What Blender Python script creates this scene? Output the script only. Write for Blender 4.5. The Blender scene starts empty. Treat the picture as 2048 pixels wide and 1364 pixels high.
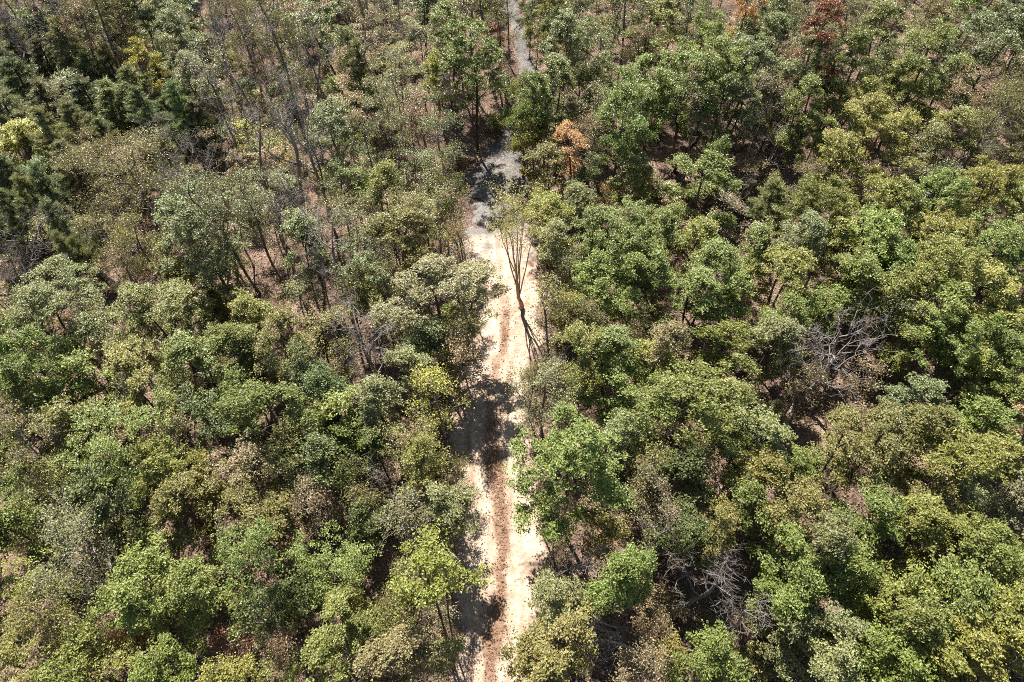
import bpy, math, random
import numpy as np

# ------------------------------------------------------------------ camera, sky, sun, exposure
scene = bpy.context.scene
R = math.radians
CAM_H = 47.7
cam_data = bpy.data.cameras.new('camera')
cam_data.sensor_width = 36.0
cam_data.lens = 24.0
cam_data.clip_start = 0.5
cam_data.clip_end = 3000.0
cam = bpy.data.objects.new('camera', cam_data)
cam.location = (0.0, 0.0, CAM_H)
cam.rotation_euler = (R(90 - 54.0), 0.0, 0.0)
scene.collection.objects.link(cam)
scene.camera = cam

SUN_EL, SUN_AZ = 51.0, -19.0         # azimuth measured from the viewing direction (+Y), minus = towards -X
world = bpy.data.worlds.new('World')
scene.world = world
world.use_nodes = True
wn = world.node_tree.nodes
wl = world.node_tree.links
wn.clear()
sky = wn.new('ShaderNodeTexSky')
sky.sky_type = 'NISHITA'
sky.sun_disc = False
sky.sun_elevation = R(SUN_EL)
sky.sun_rotation = R(SUN_AZ)
sky.air_density = 1.0
sky.dust_density = 0.6
bg = wn.new('ShaderNodeBackground')
bg.inputs['Strength'].default_value = 0.05
wo = wn.new('ShaderNodeOutputWorld')
wl.new(sky.outputs[0], bg.inputs['Color'])
wl.new(bg.outputs[0], wo.inputs['Surface'])

sun_data = bpy.data.lights.new('sun', 'SUN')
sun_data.energy = 5.0
sun_data.angle = R(0.53)
sun_data.color = (1.0, 0.955, 0.88)
sun = bpy.data.objects.new('sun', sun_data)
from mathutils import Vector
sd = Vector((math.cos(R(SUN_EL)) * math.sin(R(SUN_AZ)), math.cos(R(SUN_EL)) * math.cos(R(SUN_AZ)), math.sin(R(SUN_EL))))
sun.rotation_euler = sd.to_track_quat('Z', 'Y').to_euler()
sun.location = sd * 200
scene.collection.objects.link(sun)

scene.view_settings.view_transform = 'Standard'
scene.view_settings.look = 'None'
scene.view_settings.exposure = 1.38
scene.view_settings.gamma = 1.0
scene.view_settings.use_curve_mapping = False
scene.render.engine = 'CYCLES'
cy = scene.cycles
cy.max_bounces = 4
cy.diffuse_bounces = 1
cy.glossy_bounces = 1
cy.transmission_bounces = 3
cy.transparent_max_bounces = 4
cy.use_denoising = False
cy.sample_clamp_indirect = 4.0
cy.filter_width = 1.0
cy.use_adaptive_sampling = False
cy.use_light_tree = False
cy.debug_use_spatial_splits = True
cy.caustics_reflective = False
cy.caustics_refractive = False

# ------------------------------------------------------------------ helpers
COL = scene.collection
rs = np.random.RandomState(11)


NOISE_PERM = np.random.RandomState(3).permutation(4096)
NOISE_VALUE = np.random.RandomState(4).rand(4096) * 2 - 1


def vnoise(x, y, seed=0):
    """smooth value noise in [-1, 1]"""
    x = np.asarray(x, float); y = np.asarray(y, float)
    xi = np.floor(x).astype(np.int64); yi = np.floor(y).astype(np.int64)
    fx = x - xi; fy = y - yi
    fx = fx * fx * (3 - 2 * fx); fy = fy * fy * (3 - 2 * fy)

    def h(a, b):
        return NOISE_VALUE[(NOISE_PERM[(a + seed * 131) & 4095] + b) & 4095]
    return (h(xi, yi) * (1 - fx) + h(xi + 1, yi) * fx) * (1 - fy) + (h(xi, yi + 1) * (1 - fx) + h(xi + 1, yi + 1) * fx) * fy


def terrain(x, y):
    """gentle woodland relief, level along the track, falling away on the pine side"""
    x = np.asarray(x, float); y = np.asarray(y, float)
    k = np.clip((np.abs(x) - 4.0) / 12.0, 0, 1); k = k * k * (3 - 2 * k)
    far = np.clip((200 - np.hypot(x, y)) / 100, 0, 1)
    z = (0.9 * vnoise(x * 0.05, y * 0.05, 1) + 0.3 * vnoise(x * 0.16, y * 0.16, 2)) * k
    z = z - 0.07 * np.clip(-x - 10, 0, 60) + 0.025 * np.clip(x - 15, 0, 50)
    return z * far


TRACK_PATH = [(-0.56, 2.71), (-1.24, 7.95), (-1.07, 12.98), (-0.99, 16.4), (-1.03, 20.14), (-1.69, 25.54), (-1.31, 29.68), (-0.75, 33.7), (-0.34, 39.23), (-1.0, 45.41), (-1.2, 50.19), (-1.47, 52.36)]
TRACK_L = [3.28, 3.02, 3.68, 3.59, 3.29, 3.37, 3.22, 3.24, 3.42, 3.8, 3.96, 3.5]
TRACK_R = [3.28, 3.02, 3.68, 3.59, 3.29, 3.37, 3.22, 3.24, 3.42, 3.8, 3.96, 3.5]
GRAVEL_PATH = [(-1.19, 49.48), (-1.6, 52.37), (-1.52, 56.18), (-0.89, 59.41), (0.06, 62.82), (1.63, 67.36), (1.97, 73.24), (1.44, 79.66), (0.59, 85.49), (-0.61, 91.8), (-1.68, 97.24)]
GRAVEL_W = [2.1, 2.56, 3.06, 1.85, 1.17, 1.06, 1.2, 0.86, 0.76, 1.08, 1.12]



def new_mesh(name, verts, faces_flat, counts, attrs=None, smooth=False):
    me = bpy.data.meshes.new(name)
    verts = np.ascontiguousarray(verts, dtype=np.float32)
    faces_flat = np.ascontiguousarray(faces_flat, dtype=np.int32)
    counts = np.ascontiguousarray(counts, dtype=np.int32)
    me.vertices.add(len(verts))
    me.vertices.foreach_set('co', verts.ravel())
    me.loops.add(len(faces_flat))
    me.loops.foreach_set('vertex_index', faces_flat)
    me.polygons.add(len(counts))
    starts = np.concatenate([[0], np.cumsum(counts)[:-1]]).astype(np.int32)
    me.polygons.foreach_set('loop_start', starts)
    me.polygons.foreach_set('use_smooth', np.full(len(counts), smooth, dtype=bool))
    for k, v in (attrs or {}).items():
        a = me.attributes.new(k, 'FLOAT', 'FACE')
        a.data.foreach_set('value', np.ascontiguousarray(v, dtype=np.float32))
    me.update(calc_edges=True)
    return me


def add(name, me, mat=None, parent=None, color=None):
    o = bpy.data.objects.new(name, me)
    COL.objects.link(o)
    if mat is not None and len(me.materials) == 0:
        me.materials.append(mat)
    if parent is not None:
        o.parent = parent
    if color is not None:
        o.color = color
    return o


def structure(o, label):
    o['kind'] = 'structure'
    o['label'] = label
    return o


# ------------------------------------------------------------------ materials
def mat_new(name):
    m = bpy.data.materials.new(name)
    m.use_nodes = True
    nt = m.node_tree
    nt.nodes.clear()
    out = nt.nodes.new('ShaderNodeOutputMaterial')
    return m, nt.nodes, nt.links, out


def math_node(n, l, op, a, b=None):
    m = n.new('ShaderNodeMath'); m.operation = op
    for i, v in enumerate((a, b)):
        if v is None:
            continue
        if isinstance(v, (int, float)):
            m.inputs[i].default_value = v
        else:
            l.new(v, m.inputs[i])
    return m.outputs[0]


def ramp(n, l, fac, stops):
    r = n.new('ShaderNodeValToRGB')
    el = r.color_ramp.elements
    while len(el) < len(stops):
        el.new(0.5)
    for e, (p, c) in zip(el, stops):
        e.position = p; e.color = (*c, 1)
    l.new(fac, r.inputs[0])
    return r.outputs[0]


def mix_rgb(n, l, fac, a, b, mode='MIX'):
    m = n.new('ShaderNodeMix'); m.data_type = 'RGBA'; m.blend_type = mode
    for sock, v in ((m.inputs[0], fac), (m.inputs[6], a), (m.inputs[7], b)):
        if isinstance(v, (int, float)):
            sock.default_value = v
        elif isinstance(v, tuple):
            sock.default_value = (*v, 1)
        else:
            l.new(v, sock)
    return m.outputs[2]


def noise(n, l, vec, scale, detail=3.0, rough=0.6):
    t = n.new('ShaderNodeTexNoise')
    t.inputs['Scale'].default_value = scale
    t.inputs['Detail'].default_value = detail
    t.inputs['Roughness'].default_value = rough
    if vec is not None:
        l.new(vec, t.inputs['Vector'])
    return t.outputs['Fac']


def leaf_material(name, translucency=0.36, gloss=0.028, rough=0.45):
    m, n, l, out = mat_new(name)
    info = n.new('ShaderNodeObjectInfo')
    at = n.new('ShaderNodeAttribute'); at.attribute_name = 'leaf_tone'
    ah = n.new('ShaderNodeAttribute'); ah.attribute_name = 'leaf_age'
    # per-leaf brightness around the tree's own colour
    br = math_node(n, l, 'MULTIPLY_ADD', at.outputs['Fac'], 1.3)
    n[-1].inputs[2].default_value = 0.38
    vm = n.new('ShaderNodeVectorMath'); vm.operation = 'SCALE'
    l.new(info.outputs['Color'], vm.inputs[0]); l.new(br, vm.inputs[3])
    # older leaves turn yellow then tan
    old = ramp(n, l, ah.outputs['Fac'], [(0.0, (0.13, 0.18, 0.035)), (0.55, (0.24, 0.22, 0.04)), (0.85, (0.32, 0.225, 0.075)), (1.0, (0.34, 0.19, 0.09))])
    age = math_node(n, l, 'ADD', ah.outputs['Fac'], math_node(n, l, 'MULTIPLY', math_node(n, l, 'SUBTRACT', info.outputs['Random'], 0.5), 0.22))
    fac = math_node(n, l, 'MULTIPLY', math_node(n, l, 'ABSOLUTE', math_node(n, l, 'SUBTRACT', age, 0.35)), 0.95)
    col = mix_rgb(n, l, fac, vm.outputs[0], old)
    dif = n.new('ShaderNodeBsdfDiffuse'); l.new(col, dif.inputs['Color'])
    tr = n.new('ShaderNodeBsdfTranslucent')
    tcol = mix_rgb(n, l, 1.0, col, (1.2, 1.2, 0.82), 'MULTIPLY')
    l.new(tcol, tr.inputs['Color'])
    mx = n.new('ShaderNodeMixShader'); mx.inputs[0].default_value = translucency
    l.new(dif.outputs[0], mx.inputs[1]); l.new(tr.outputs[0], mx.inputs[2])
    gl = n.new('ShaderNodeBsdfGlossy'); gl.inputs['Roughness'].default_value = rough
    gl.inputs['Color'].default_value = (0.9, 0.95, 0.9, 1)
    lw = n.new('ShaderNodeFresnel'); lw.inputs['IOR'].default_value = 1.42
    gf = math_node(n, l, 'MULTIPLY_ADD', lw.outputs[0], 0.04)
    n[-1].inputs[2].default_value = gloss
    m2 = n.new('ShaderNodeMixShader')
    l.new(gf, m2.inputs[0]); l.new(mx.outputs[0], m2.inputs[1]); l.new(gl.outputs[0], m2.inputs[2])
    l.new(m2.outputs[0], out.inputs['Surface'])
    return m


def bark_material(name):
    m, n, l, out = mat_new(name)
    info = n.new('ShaderNodeObjectInfo')
    tc = n.new('ShaderNodeTexCoord')
    mp = n.new('ShaderNodeMapping'); mp.inputs['Scale'].default_value = (9, 9, 1.6)
    l.new(tc.outputs['Object'], mp.inputs['Vector'])
    f = noise(n, l, mp.outputs[0], 3.0, 5, 0.7)
    g = ramp(n, l, f, [(0.25, (0.45, 0.43, 0.42)), (0.5, (0.9, 0.88, 0.85)), (0.78, (1.5, 1.45, 1.4))])
    f2 = noise(n, l, tc.outputs['Object'], 1.3, 2, 0.5)
    g2 = ramp(n, l, f2, [(0.35, (0.8, 0.78, 0.75)), (0.7, (1.2, 1.2, 1.22))])
    c = mix_rgb(n, l, 1.0, g, g2, 'MULTIPLY')
    c = mix_rgb(n, l, 1.0, c, info.outputs['Color'], 'MULTIPLY')
    b = n.new('ShaderNodeBsdfPrincipled')
    l.new(c, b.inputs['Base Color']); b.inputs['Roughness'].default_value = 0.85
    b.inputs['Specular IOR Level'].default_value = 0.25
    bp = n.new('ShaderNodeBump'); bp.inputs['Strength'].default_value = 0.6; bp.inputs['Distance'].default_value = 0.03
    l.new(f, bp.inputs['Height']); l.new(bp.outputs[0], b.inputs['Normal'])
    l.new(b.outputs[0], out.inputs['Surface'])
    return m


def soil_material(name, stops, big, fine, bump=0.05, detail_scale=14.0):
    m, n, l, out = mat_new(name)
    geo = n.new('ShaderNodeNewGeometry')
    P = geo.outputs['Position']
    f1 = noise(n, l, P, big, 4, 0.6)
    c = ramp(n, l, f1, stops)
    vo = n.new('ShaderNodeTexVoronoi'); vo.inputs['Scale'].default_value = fine
    l.new(P, vo.inputs['Vector'])
    sp = n.new('ShaderNodeSeparateColor'); l.new(vo.outputs['Color'], sp.inputs[0])
    tone = ramp(n, l, sp.outputs[0], [(0.0, (0.45, 0.40, 0.36)), (0.5, (0.95, 0.93, 0.9)), (1.0, (1.45, 1.4, 1.35))])
    c = mix_rgb(n, l, 0.85, c, tone, 'MULTIPLY')
    f2 = noise(n, l, P, detail_scale, 4, 0.7)
    c = mix_rgb(n, l, 1.0, c, ramp(n, l, f2, [(0.3, (0.6, 0.58, 0.55)), (0.7, (1.3, 1.3, 1.3))]), 'MULTIPLY')
    b = n.new('ShaderNodeBsdfPrincipled')
    l.new(c, b.inputs['Base Color']); b.inputs['Roughness'].default_value = 0.95
    b.inputs['Specular IOR Level'].default_value = 0.1
    bp = n.new('ShaderNodeBump'); bp.inputs['Strength'].default_value = 0.9; bp.inputs['Distance'].default_value = bump
    hgt = math_node(n, l, 'ADD', vo.outputs['Distance'], f2)
    l.new(hgt, bp.inputs['Height']); l.new(bp.outputs[0], b.inputs['Normal'])
    l.new(b.outputs[0], out.inputs['Surface'])
    return m


LEAF = leaf_material('broad_leaf')
NEEDLE = leaf_material('pine_needle', 0.35, 0.03, 0.5)
BARK = bark_material('bark')
FLOOR = soil_material('forest_floor_litter', [(0.3, (0.08, 0.055, 0.045)), (0.48, (0.165, 0.115, 0.092)), (0.6, (0.235, 0.168, 0.135)), (0.75, (0.32, 0.235, 0.19))], 0.22, 7.0)
LITTER = leaf_material('dry_leaf', 0.15, 0.02, 0.6)


def track_material():
    m, n, l, out = mat_new('graded_sandy_soil')
    geo = n.new('ShaderNodeNewGeometry'); P = geo.outputs['Position']
    au = n.new('ShaderNodeAttribute'); au.attribute_name = 'windrow'
    ap = n.new('ShaderNodeAttribute'); ap.attribute_name = 'packed'
    f1 = noise(n, l, P, 1.1, 6, 0.7)
    pale = ramp(n, l, f1, [(0.32, (0.33, 0.235, 0.17)), (0.5, (0.50, 0.39, 0.295)), (0.66, (0.64, 0.53, 0.42))])
    loose = ramp(n, l, noise(n, l, P, 3.0, 5, 0.7), [(0.3, (0.15, 0.09, 0.06)), (0.55, (0.25, 0.16, 0.11)), (0.75, (0.36, 0.25, 0.18))])
    edge = ramp(n, l, noise(n, l, P, 1.6, 5, 0.7), [(0.3, (0.18, 0.12, 0.09)), (0.6, (0.30, 0.205, 0.16)), (0.8, (0.40, 0.29, 0.23))])
    c = mix_rgb(n, l, ap.outputs['Fac'], edge, pale)
    c = mix_rgb(n, l, au.outputs['Fac'], c, loose)
    ag = n.new('ShaderNodeAttribute'); ag.attribute_name = 'gravelly'
    c = mix_rgb(n, l, ag.outputs['Fac'], c, ramp(n, l, noise(n, l, P, 6.0, 4, 0.7), [(0.3, (0.13, 0.125, 0.125)), (0.7, (0.26, 0.24, 0.225))]))
    f2 = noise(n, l, P, 9.0, 5, 0.75)
    c = mix_rgb(n, l, 1.0, c, ramp(n, l, f2, [(0.3, (0.5, 0.44, 0.4)), (0.46, (1, 1, 1)), (0.75, (1.15, 1.14, 1.12))]), 'MULTIPLY')
    b = n.new('ShaderNodeBsdfPrincipled')
    l.new(c, b.inputs['Base Color']); b.inputs['Roughness'].default_value = 0.95
    b.inputs['Specular IOR Level'].default_value = 0.1
    bp = n.new('ShaderNodeBump'); bp.inputs['Strength'].default_value = 0.8; bp.inputs['Distance'].default_value = 0.04
    l.new(f2, bp.inputs['Height']); l.new(bp.outputs[0], b.inputs['Normal'])
    l.new(b.outputs[0], out.inputs['Surface'])
    return m


TRACK = track_material()
GRAVEL = soil_material('grey_gravel', [(0.3, (0.10, 0.098, 0.10)), (0.5, (0.17, 0.163, 0.16)), (0.7, (0.25, 0.225, 0.205))], 0.5, 9.0, 0.03, 30.0)
CLOD = soil_material('dry_clod', [(0.3, (0.16, 0.09, 0.055)), (0.55, (0.28, 0.17, 0.11)), (0.75, (0.42, 0.29, 0.20))], 2.0, 18.0, 0.02)

# ------------------------------------------------------------------ ground
def grid_faces(nu, nv):
    i = np.arange(nu * nv).reshape(nv, nu)
    a = i[:-1, :-1].ravel(); b = i[:-1, 1:].ravel(); c = i[1:, 1:].ravel(); d = i[1:, :-1].ravel()
    return np.stack([a, b, c, d], 1)


def make_ground():
    # one sheet: fine where the camera looks, stretched out to the horizon at its rim
    def axis(lo, hi, step, far):
        core = np.arange(lo, hi + 1e-6, step)
        out = np.cumsum(step * 1.35 ** np.arange(1, 24))
        return np.concatenate([(lo - out[out < far])[::-1], core, hi + out[out < far]])
    xs = axis(-85, 85, 0.5, 1500); ys = axis(-15, 125, 0.5, 1500)
    X, Y = np.meshgrid(xs, ys)
    Z = terrain(X, Y) + 0.05 * vnoise(X * 1.3, Y * 1.3, 3) + 0.03 * vnoise(X * 3.1, Y * 3.1, 4)
    V = np.stack([X.ravel(), Y.ravel(), Z.ravel()], 1)
    F = grid_faces(len(xs), len(ys))
    me = new_mesh('forest_floor', V, F.ravel(), np.full(len(F), 4), smooth=True)
    return structure(add('forest_floor', me, FLOOR), 'leaf strewn brown forest floor under the trees')


make_ground()


def ribbon(path, widths_l, widths_r, du, dv, reach=1.45):
    """grid of points along a centre line: path[(x, y)], half widths left and right"""
    path = np.array(path, float)
    seg = np.r_[0, np.cumsum(np.hypot(*np.diff(path, axis=0).T))]
    t = np.arange(0, seg[-1], dv)
    # smooth interpolation of the centre line
    def interp(v):
        raw = np.interp(t, seg, v)
        k = max(3, int(3.0 / dv)); ker = np.hanning(k + 2)[1:-1]; ker /= ker.sum()
        return np.convolve(np.pad(raw, (k // 2, k - 1 - k // 2), 'edge'), ker, 'valid')
    cx, cyy = interp(path[:, 0]), interp(path[:, 1])
    wl_, wr_ = interp(np.array(widths_l, float)), interp(np.array(widths_r, float))
    tx, ty = np.gradient(cx), np.gradient(cyy)
    ln = np.hypot(tx, ty); tx, ty = tx / ln, ty / ln
    nx, ny = ty, -tx          # to the right of travel
    nu = int((max(wl_) + max(wr_)) * reach / du)
    u = np.linspace(-reach, reach, nu)
    U, T = np.meshgrid(u, t)
    off = np.where(U < 0, U * wl_[:, None], U * wr_[:, None])
    X = cx[:, None] + nx[:, None] * off
    Y = cyy[:, None] + ny[:, None] * off
    return X, Y, U, T, off


def make_track():
    X, Y, U, T, off = ribbon(TRACK_PATH, TRACK_L, TRACK_R, 0.075, 0.04)
    E = np.abs(U) + 0.28 * vnoise(X * 0.55, Y * 0.55, 5) + 0.16 * vnoise(X * 1.7, Y * 1.7, 29) + 0.10 * vnoise(X * 4, Y * 4, 6)
    E = E + np.clip((T - T.max() + 5.0) / 5.0, 0, 1) * (0.5 + 0.6 * vnoise(X * 1.2, Y * 1.2, 30))
    lift = 0.16 * np.clip((1.0 - E) / 0.25, -0.8, 1.0)
    # centre windrow of loose soil pushed up by the blade, wandering
    c0 = 0.05 + 0.25 * np.sin(T * 0.11 + 1.0) + 0.22 * vnoise(T * 0.14, T * 0, 9)
    wr_w = 0.68 + 0.3 * vnoise(T * 0.35, T * 0 + 3, 8)
    wind = np.exp(-((off - c0) / wr_w) ** 2) * np.clip(0.55 + 0.35 * np.clip((30 - T) / 12, -0.6, 1) + 0.4 * vnoise(T * 0.21, T * 0 + 9, 7), 0.12, 1.0)
    wind = np.clip(wind + 0.35 * vnoise(off * 2.2, T * 0.18, 25) * np.exp(-((off - c0) / 2.2) ** 2) + 0.22 * vnoise(X * 3.5, Y * 2.5, 26) * wind, 0, 1)
    # two crawler tracks with grouser ribs either side
    ribs = np.sin(T * 2 * math.pi / 0.18 + 2.2 * vnoise(X * 0.9, Y * 0.5, 12) + 0.8 * vnoise(X * 3, Y * 1.5, 27)) * 0.5
    m1 = np.exp(-((off + 1.15 - 0.4 * vnoise(T * 0.05, T * 0, 21)) / 0.55) ** 4)
    m2 = np.exp(-((off - 1.2 - 0.4 * vnoise(T * 0.05, T * 0, 22)) / 0.5) ** 4)
    m3 = np.exp(-((off + 2.3) / 0.45) ** 4)
    patch = np.clip(0.35 + 0.9 * vnoise(X * 0.5, Y * 0.22, 13) + 0.4 * vnoise(X * 2, Y * 2, 28), 0, 1)
    tread = np.clip(m1 + m2 + m3, 0, 1) * patch
    Z = (terrain(X, Y) + lift + 0.10 * wind + 0.035 * ribs * tread - 0.035 * tread
         + wind * 0.05 * vnoise(X * 6, Y * 6, 14) + 0.012 * vnoise(X * 5, Y * 5, 15) + 0.03 * vnoise(X * 1.1, Y * 1.1, 16))
    nv, nu = X.shape
    F = grid_faces(nu, nv)
    V = np.stack([X.ravel(), Y.ravel(), Z.ravel()], 1)
    me = new_mesh('dirt_track', V, F.ravel(), np.full(len(F), 4), smooth=True)
    speck = np.clip(0.5 + 1.3 * vnoise(X * 2.2, Y * 0.8, 17), 0, 1)
    rut = 0.5 * (np.exp(-((off + 1.5 - 0.3 * vnoise(T * 0.1, T * 0, 41)) / 0.22) ** 2) + np.exp(-((off - 1.55 - 0.3 * vnoise(T * 0.1, T * 0, 42)) / 0.25) ** 2)) * np.clip(0.3 + vnoise(X * 0.8, T * 0.15, 43), 0, 1)
    grav = np.clip((T - T.max() + 8.5) / 6.0 + 0.5 * vnoise(X * 0.9, Y * 0.9, 44) + 0.3 * vnoise(X * 3, Y * 3, 45), 0, 1) * (T > T.max() - 10)
    for k, v in (('gravelly', grav), ('windrow', rut + np.clip(wind * 1.1, 0, 1) + 0.38 * speck * np.exp(-((off - c0) / 2.0) ** 2)),
                 ('packed', np.clip((1.0 - E) / 0.35 * 0.9 + 0.4 * vnoise(X * 0.5, Y * 0.3, 18), 0, 1))):
        a = me.attributes.new(k, 'FLOAT', 'POINT')
        a.data.foreach_set('value', np.clip(v, 0, 1).astype(np.float32).ravel())
    structure(add('dirt_track', me, TRACK), 'freshly graded pale sandy track with crawler tread marks')
    return X, Y, Z, wind, off


TX, TY, TZ, TW, TOFF = make_track()


def make_gravel():
    X, Y, U, T, off = ribbon(GRAVEL_PATH, GRAVEL_W, GRAVEL_W, 0.2, 0.2)
    E = np.abs(U) + 0.35 * vnoise(X * 0.8, Y * 0.8, 31) + 0.2 * vnoise(X * 2.4, Y * 2.4, 32)
    E = E + np.clip((4.0 - T) / 4.0, 0, 1) * (0.5 + 0.7 * vnoise(X * 1.2, Y * 1.2, 34))
    Z = terrain(X, Y) + 0.10 * np.clip((1.0 - E) / 0.3, -1, 1) + 0.02 * vnoise(X * 2, Y * 2, 33)
    nv, nu = X.shape
    F = grid_faces(nu, nv)
    V = np.stack([X.ravel(), Y.ravel(), Z.ravel()], 1)
    me = new_mesh('gravel_drive', V, F.ravel(), np.full(len(F), 4), smooth=True)
    structure(add('gravel_drive', me, GRAVEL), 'narrow grey gravel drive running into the woods')


make_gravel()


def make_clods():
    # crumbs of dry soil along the windrow, too many to count
    ico = np.array([(0, 0, 1), (.89, 0, .45), (.28, .85, .45), (-.72, .53, .45), (-.72, -.53, .45), (.28, -.85, .45),
                    (.72, .53, -.45), (-.28, .85, -.45), (-.89, 0, -.45), (-.28, -.85, -.45), (.72, -.53, -.45), (0, 0, -1)])
    tri = np.array([(0, 1, 2), (0, 2, 3), (0, 3, 4), (0, 4, 5), (0, 5, 1), (1, 6, 2), (2, 7, 3), (3, 8, 4), (4, 9, 5), (5, 10, 1),
                    (2, 6, 7), (3, 7, 8), (4, 8, 9), (5, 9, 10), (1, 10, 6), (6, 11, 7), (7, 11, 8), (8, 11, 9), (9, 11, 10), (10, 11, 6)])
    w = (TW ** 1.5 + 0.03).ravel(); w = w / w.sum()
    N = 9000
    idx = rs.choice(TX.size, N, p=w)
    P = np.stack([TX.ravel()[idx], TY.ravel()[idx], TZ.ravel()[idx]], 1)
    s = 0.014 + 0.05 * rs.rand(N) ** 4
    V = ico[None] * s[:, None, None] * (0.75 + 0.5 * rs.rand(N, 12, 1)) + P[:, None] + np.array([0, 0, .01])
    F = (tri[None] + (np.arange(N) * 12)[:, None, None]).reshape(-1, 3)
    me = new_mesh('soil_clods', V.reshape(-1, 3), F.ravel(), np.full(len(F), 3))
    o = add('soil_clods', me, CLOD)
    o['kind'] = 'stuff'; o['label'] = 'reddish brown soil crumbs strewn along the middle of the track'; o['category'] = 'soil'


make_clods()

# ------------------------------------------------------------------ tree building blocks
def tubes(segs, sides=4):
    """segs: array n x 8 = p0, p1, r0, r1 -> open tapered prisms, one mesh"""
    segs = np.asarray(segs, float)
    p0, p1 = segs[:, :3], segs[:, 3:6]
    d = p1 - p0
    d /= np.maximum(np.linalg.norm(d, axis=1, keepdims=True), 1e-6)
    ref = np.where(np.abs(d[:, 2:3]) > 0.9, np.array([[1.0, 0, 0]]), np.array([[0, 0, 1.0]]))
    a = np.cross(d, ref); a /= np.linalg.norm(a, axis=1, keepdims=True)
    b = np.cross(d, a)
    V, F = [], []
    base = 0
    for sd_ in sorted(set(sides if hasattr(sides, '__len__') else [sides])):
        m = (np.asarray(sides) == sd_) if hasattr(sides, '__len__') else np.ones(len(segs), bool)
        th = np.arange(sd_) * 2 * math.pi / sd_
        ring = np.cos(th)[None, :, None] * a[m][:, None] + np.sin(th)[None, :, None] * b[m][:, None]
        A = p0[m][:, None] + ring * segs[m][:, 6][:, None, None]
        B = p1[m][:, None] + ring * segs[m][:, 7][:, None, None]
        n = m.sum()
        V.append(np.concatenate([A, B], 1).reshape(-1, 3))
        k = np.arange(sd_); k2 = (k + 1) % sd_
        q = np.stack([k, k2, k2 + sd_, k + sd_], 1)
        F.append((q[None] + (np.arange(n) * 2 * sd_)[:, None, None]).reshape(-1, 4) + base)
        base += n * 2 * sd_
    return np.concatenate(V), np.concatenate(F)


def grow(trunk, attractors, bf, r_tip, rng, power=0.48, step=0.5, wob=0.10, curve=0.25):
    """branch skeleton that reaches every attractor: each is joined to the node with the least
    distance + bf * path length; radii follow the number of tips carried"""
    pos = [np.array(p, float) for p in trunk]
    par = [-1] + list(range(len(trunk) - 1))
    plen = [0.0]
    for i in range(1, len(trunk)):
        plen.append(plen[-1] + np.linalg.norm(pos[i] - pos[i - 1]))
    cap = len(pos) + len(attractors) * 16
    PA = np.zeros((cap, 3)); PL = np.zeros(cap)
    n = len(pos); PA[:n] = pos; PL[:n] = plen
    start_ok = np.zeros(cap, bool); start_ok[:n] = True
    lowest = int(0.25 * len(trunk)); start_ok[:lowest] = False
    order = np.argsort(np.linalg.norm(attractors - trunk[int(len(trunk) * 0.6)], axis=1))
    tips = []
    for k in order:
        a = attractors[k]
        dv = a - PA[:n]
        dist = np.linalg.norm(dv, axis=1)
        cost = dist + bf * PL[:n] + 0.8 * np.clip(PA[:n, 2] - a[2] + 0.25 * dist, 0, None)
        cost[~start_ok[:n]] = 1e9
        j = int(np.argmin(cost))
        L = dist[j]
        m = max(1, int(L / step))
        prev = j
        p0 = PA[j].copy()
        side = rng.normal(0, wob, 3) * L
        for q in range(1, m + 1):
            f = q / m
            p = p0 + (a - p0) * f + side * math.sin(math.pi * f) * 0.6
            p[2] += curve * L * math.sin(math.pi * f) * (-0.35 if a[2] > p0[2] else 0.35)
            if q < m:
                p += rng.normal(0, 0.035, 3) * min(L, 1.5)
            PA[n] = p; PL[n] = PL[prev] + L / m
            start_ok[n] = True
            par.append(prev); prev = n; n += 1
        tips.append(n - 1)
    cnt = np.zeros(n)
    cnt[tips] += 1
    for i in range(n - 1, 0, -1):
        cnt[par[i]] += cnt[i]
    rad = r_tip * np.maximum(cnt, 0.7) ** power
    par = np.array(par)
    idx = np.arange(1, n)
    segs = np.concatenate([PA[par[idx]], PA[idx], np.minimum(rad[par[idx]], rad[idx] * 1.35)[:, None], rad[idx][:, None]], 1)
    return segs, PA[np.array(tips)], rad


def leaf_quads(c, nrm, size, rng, aspect=0.6):
    """bent rhombus leaves: centres, normals, lengths -> verts, quads as two tris folded on the midrib"""
    n = len(c)
    nrm = nrm / np.maximum(np.linalg.norm(nrm, axis=1, keepdims=True), 1e-6)
    t = rng.normal(size=(n, 3))
    t -= nrm * (t * nrm).sum(1, keepdims=True)
    t /= np.maximum(np.linalg.norm(t, axis=1, keepdims=True), 1e-6)
    s = np.cross(nrm, t)
    size = size[:, None]
    A = c - t * size * 0.5
    B = c + s * size * aspect * 0.5 + nrm * size * 0.10
    C = c + t * size * 0.5
    D = c - s * size * aspect * 0.5 + nrm * size * 0.10
    V = np.stack([A, B, C, D], 1).reshape(-1, 3)
    i = np.arange(n) * 4
    F = np.stack([np.stack([i, i + 1, i + 2], 1), np.stack([i, i + 2, i + 3], 1)], 1).reshape(-1, 3)
    return V, F


def trunk_line(h, lean, rng, n=14, bend=0.05):
    z = np.linspace(0, h, n)
    f = z / h
    ph = rng.rand(2) * 6.28
    x = lean[0] * f ** 1.3 * h + bend * h * 0.5 * np.sin(f * 5 + ph[0]) * f
    y = lean[1] * f ** 1.3 * h + bend * h * 0.5 * np.sin(f * 4.3 + ph[1]) * f
    return np.stack([x, y, z], 1)


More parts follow.
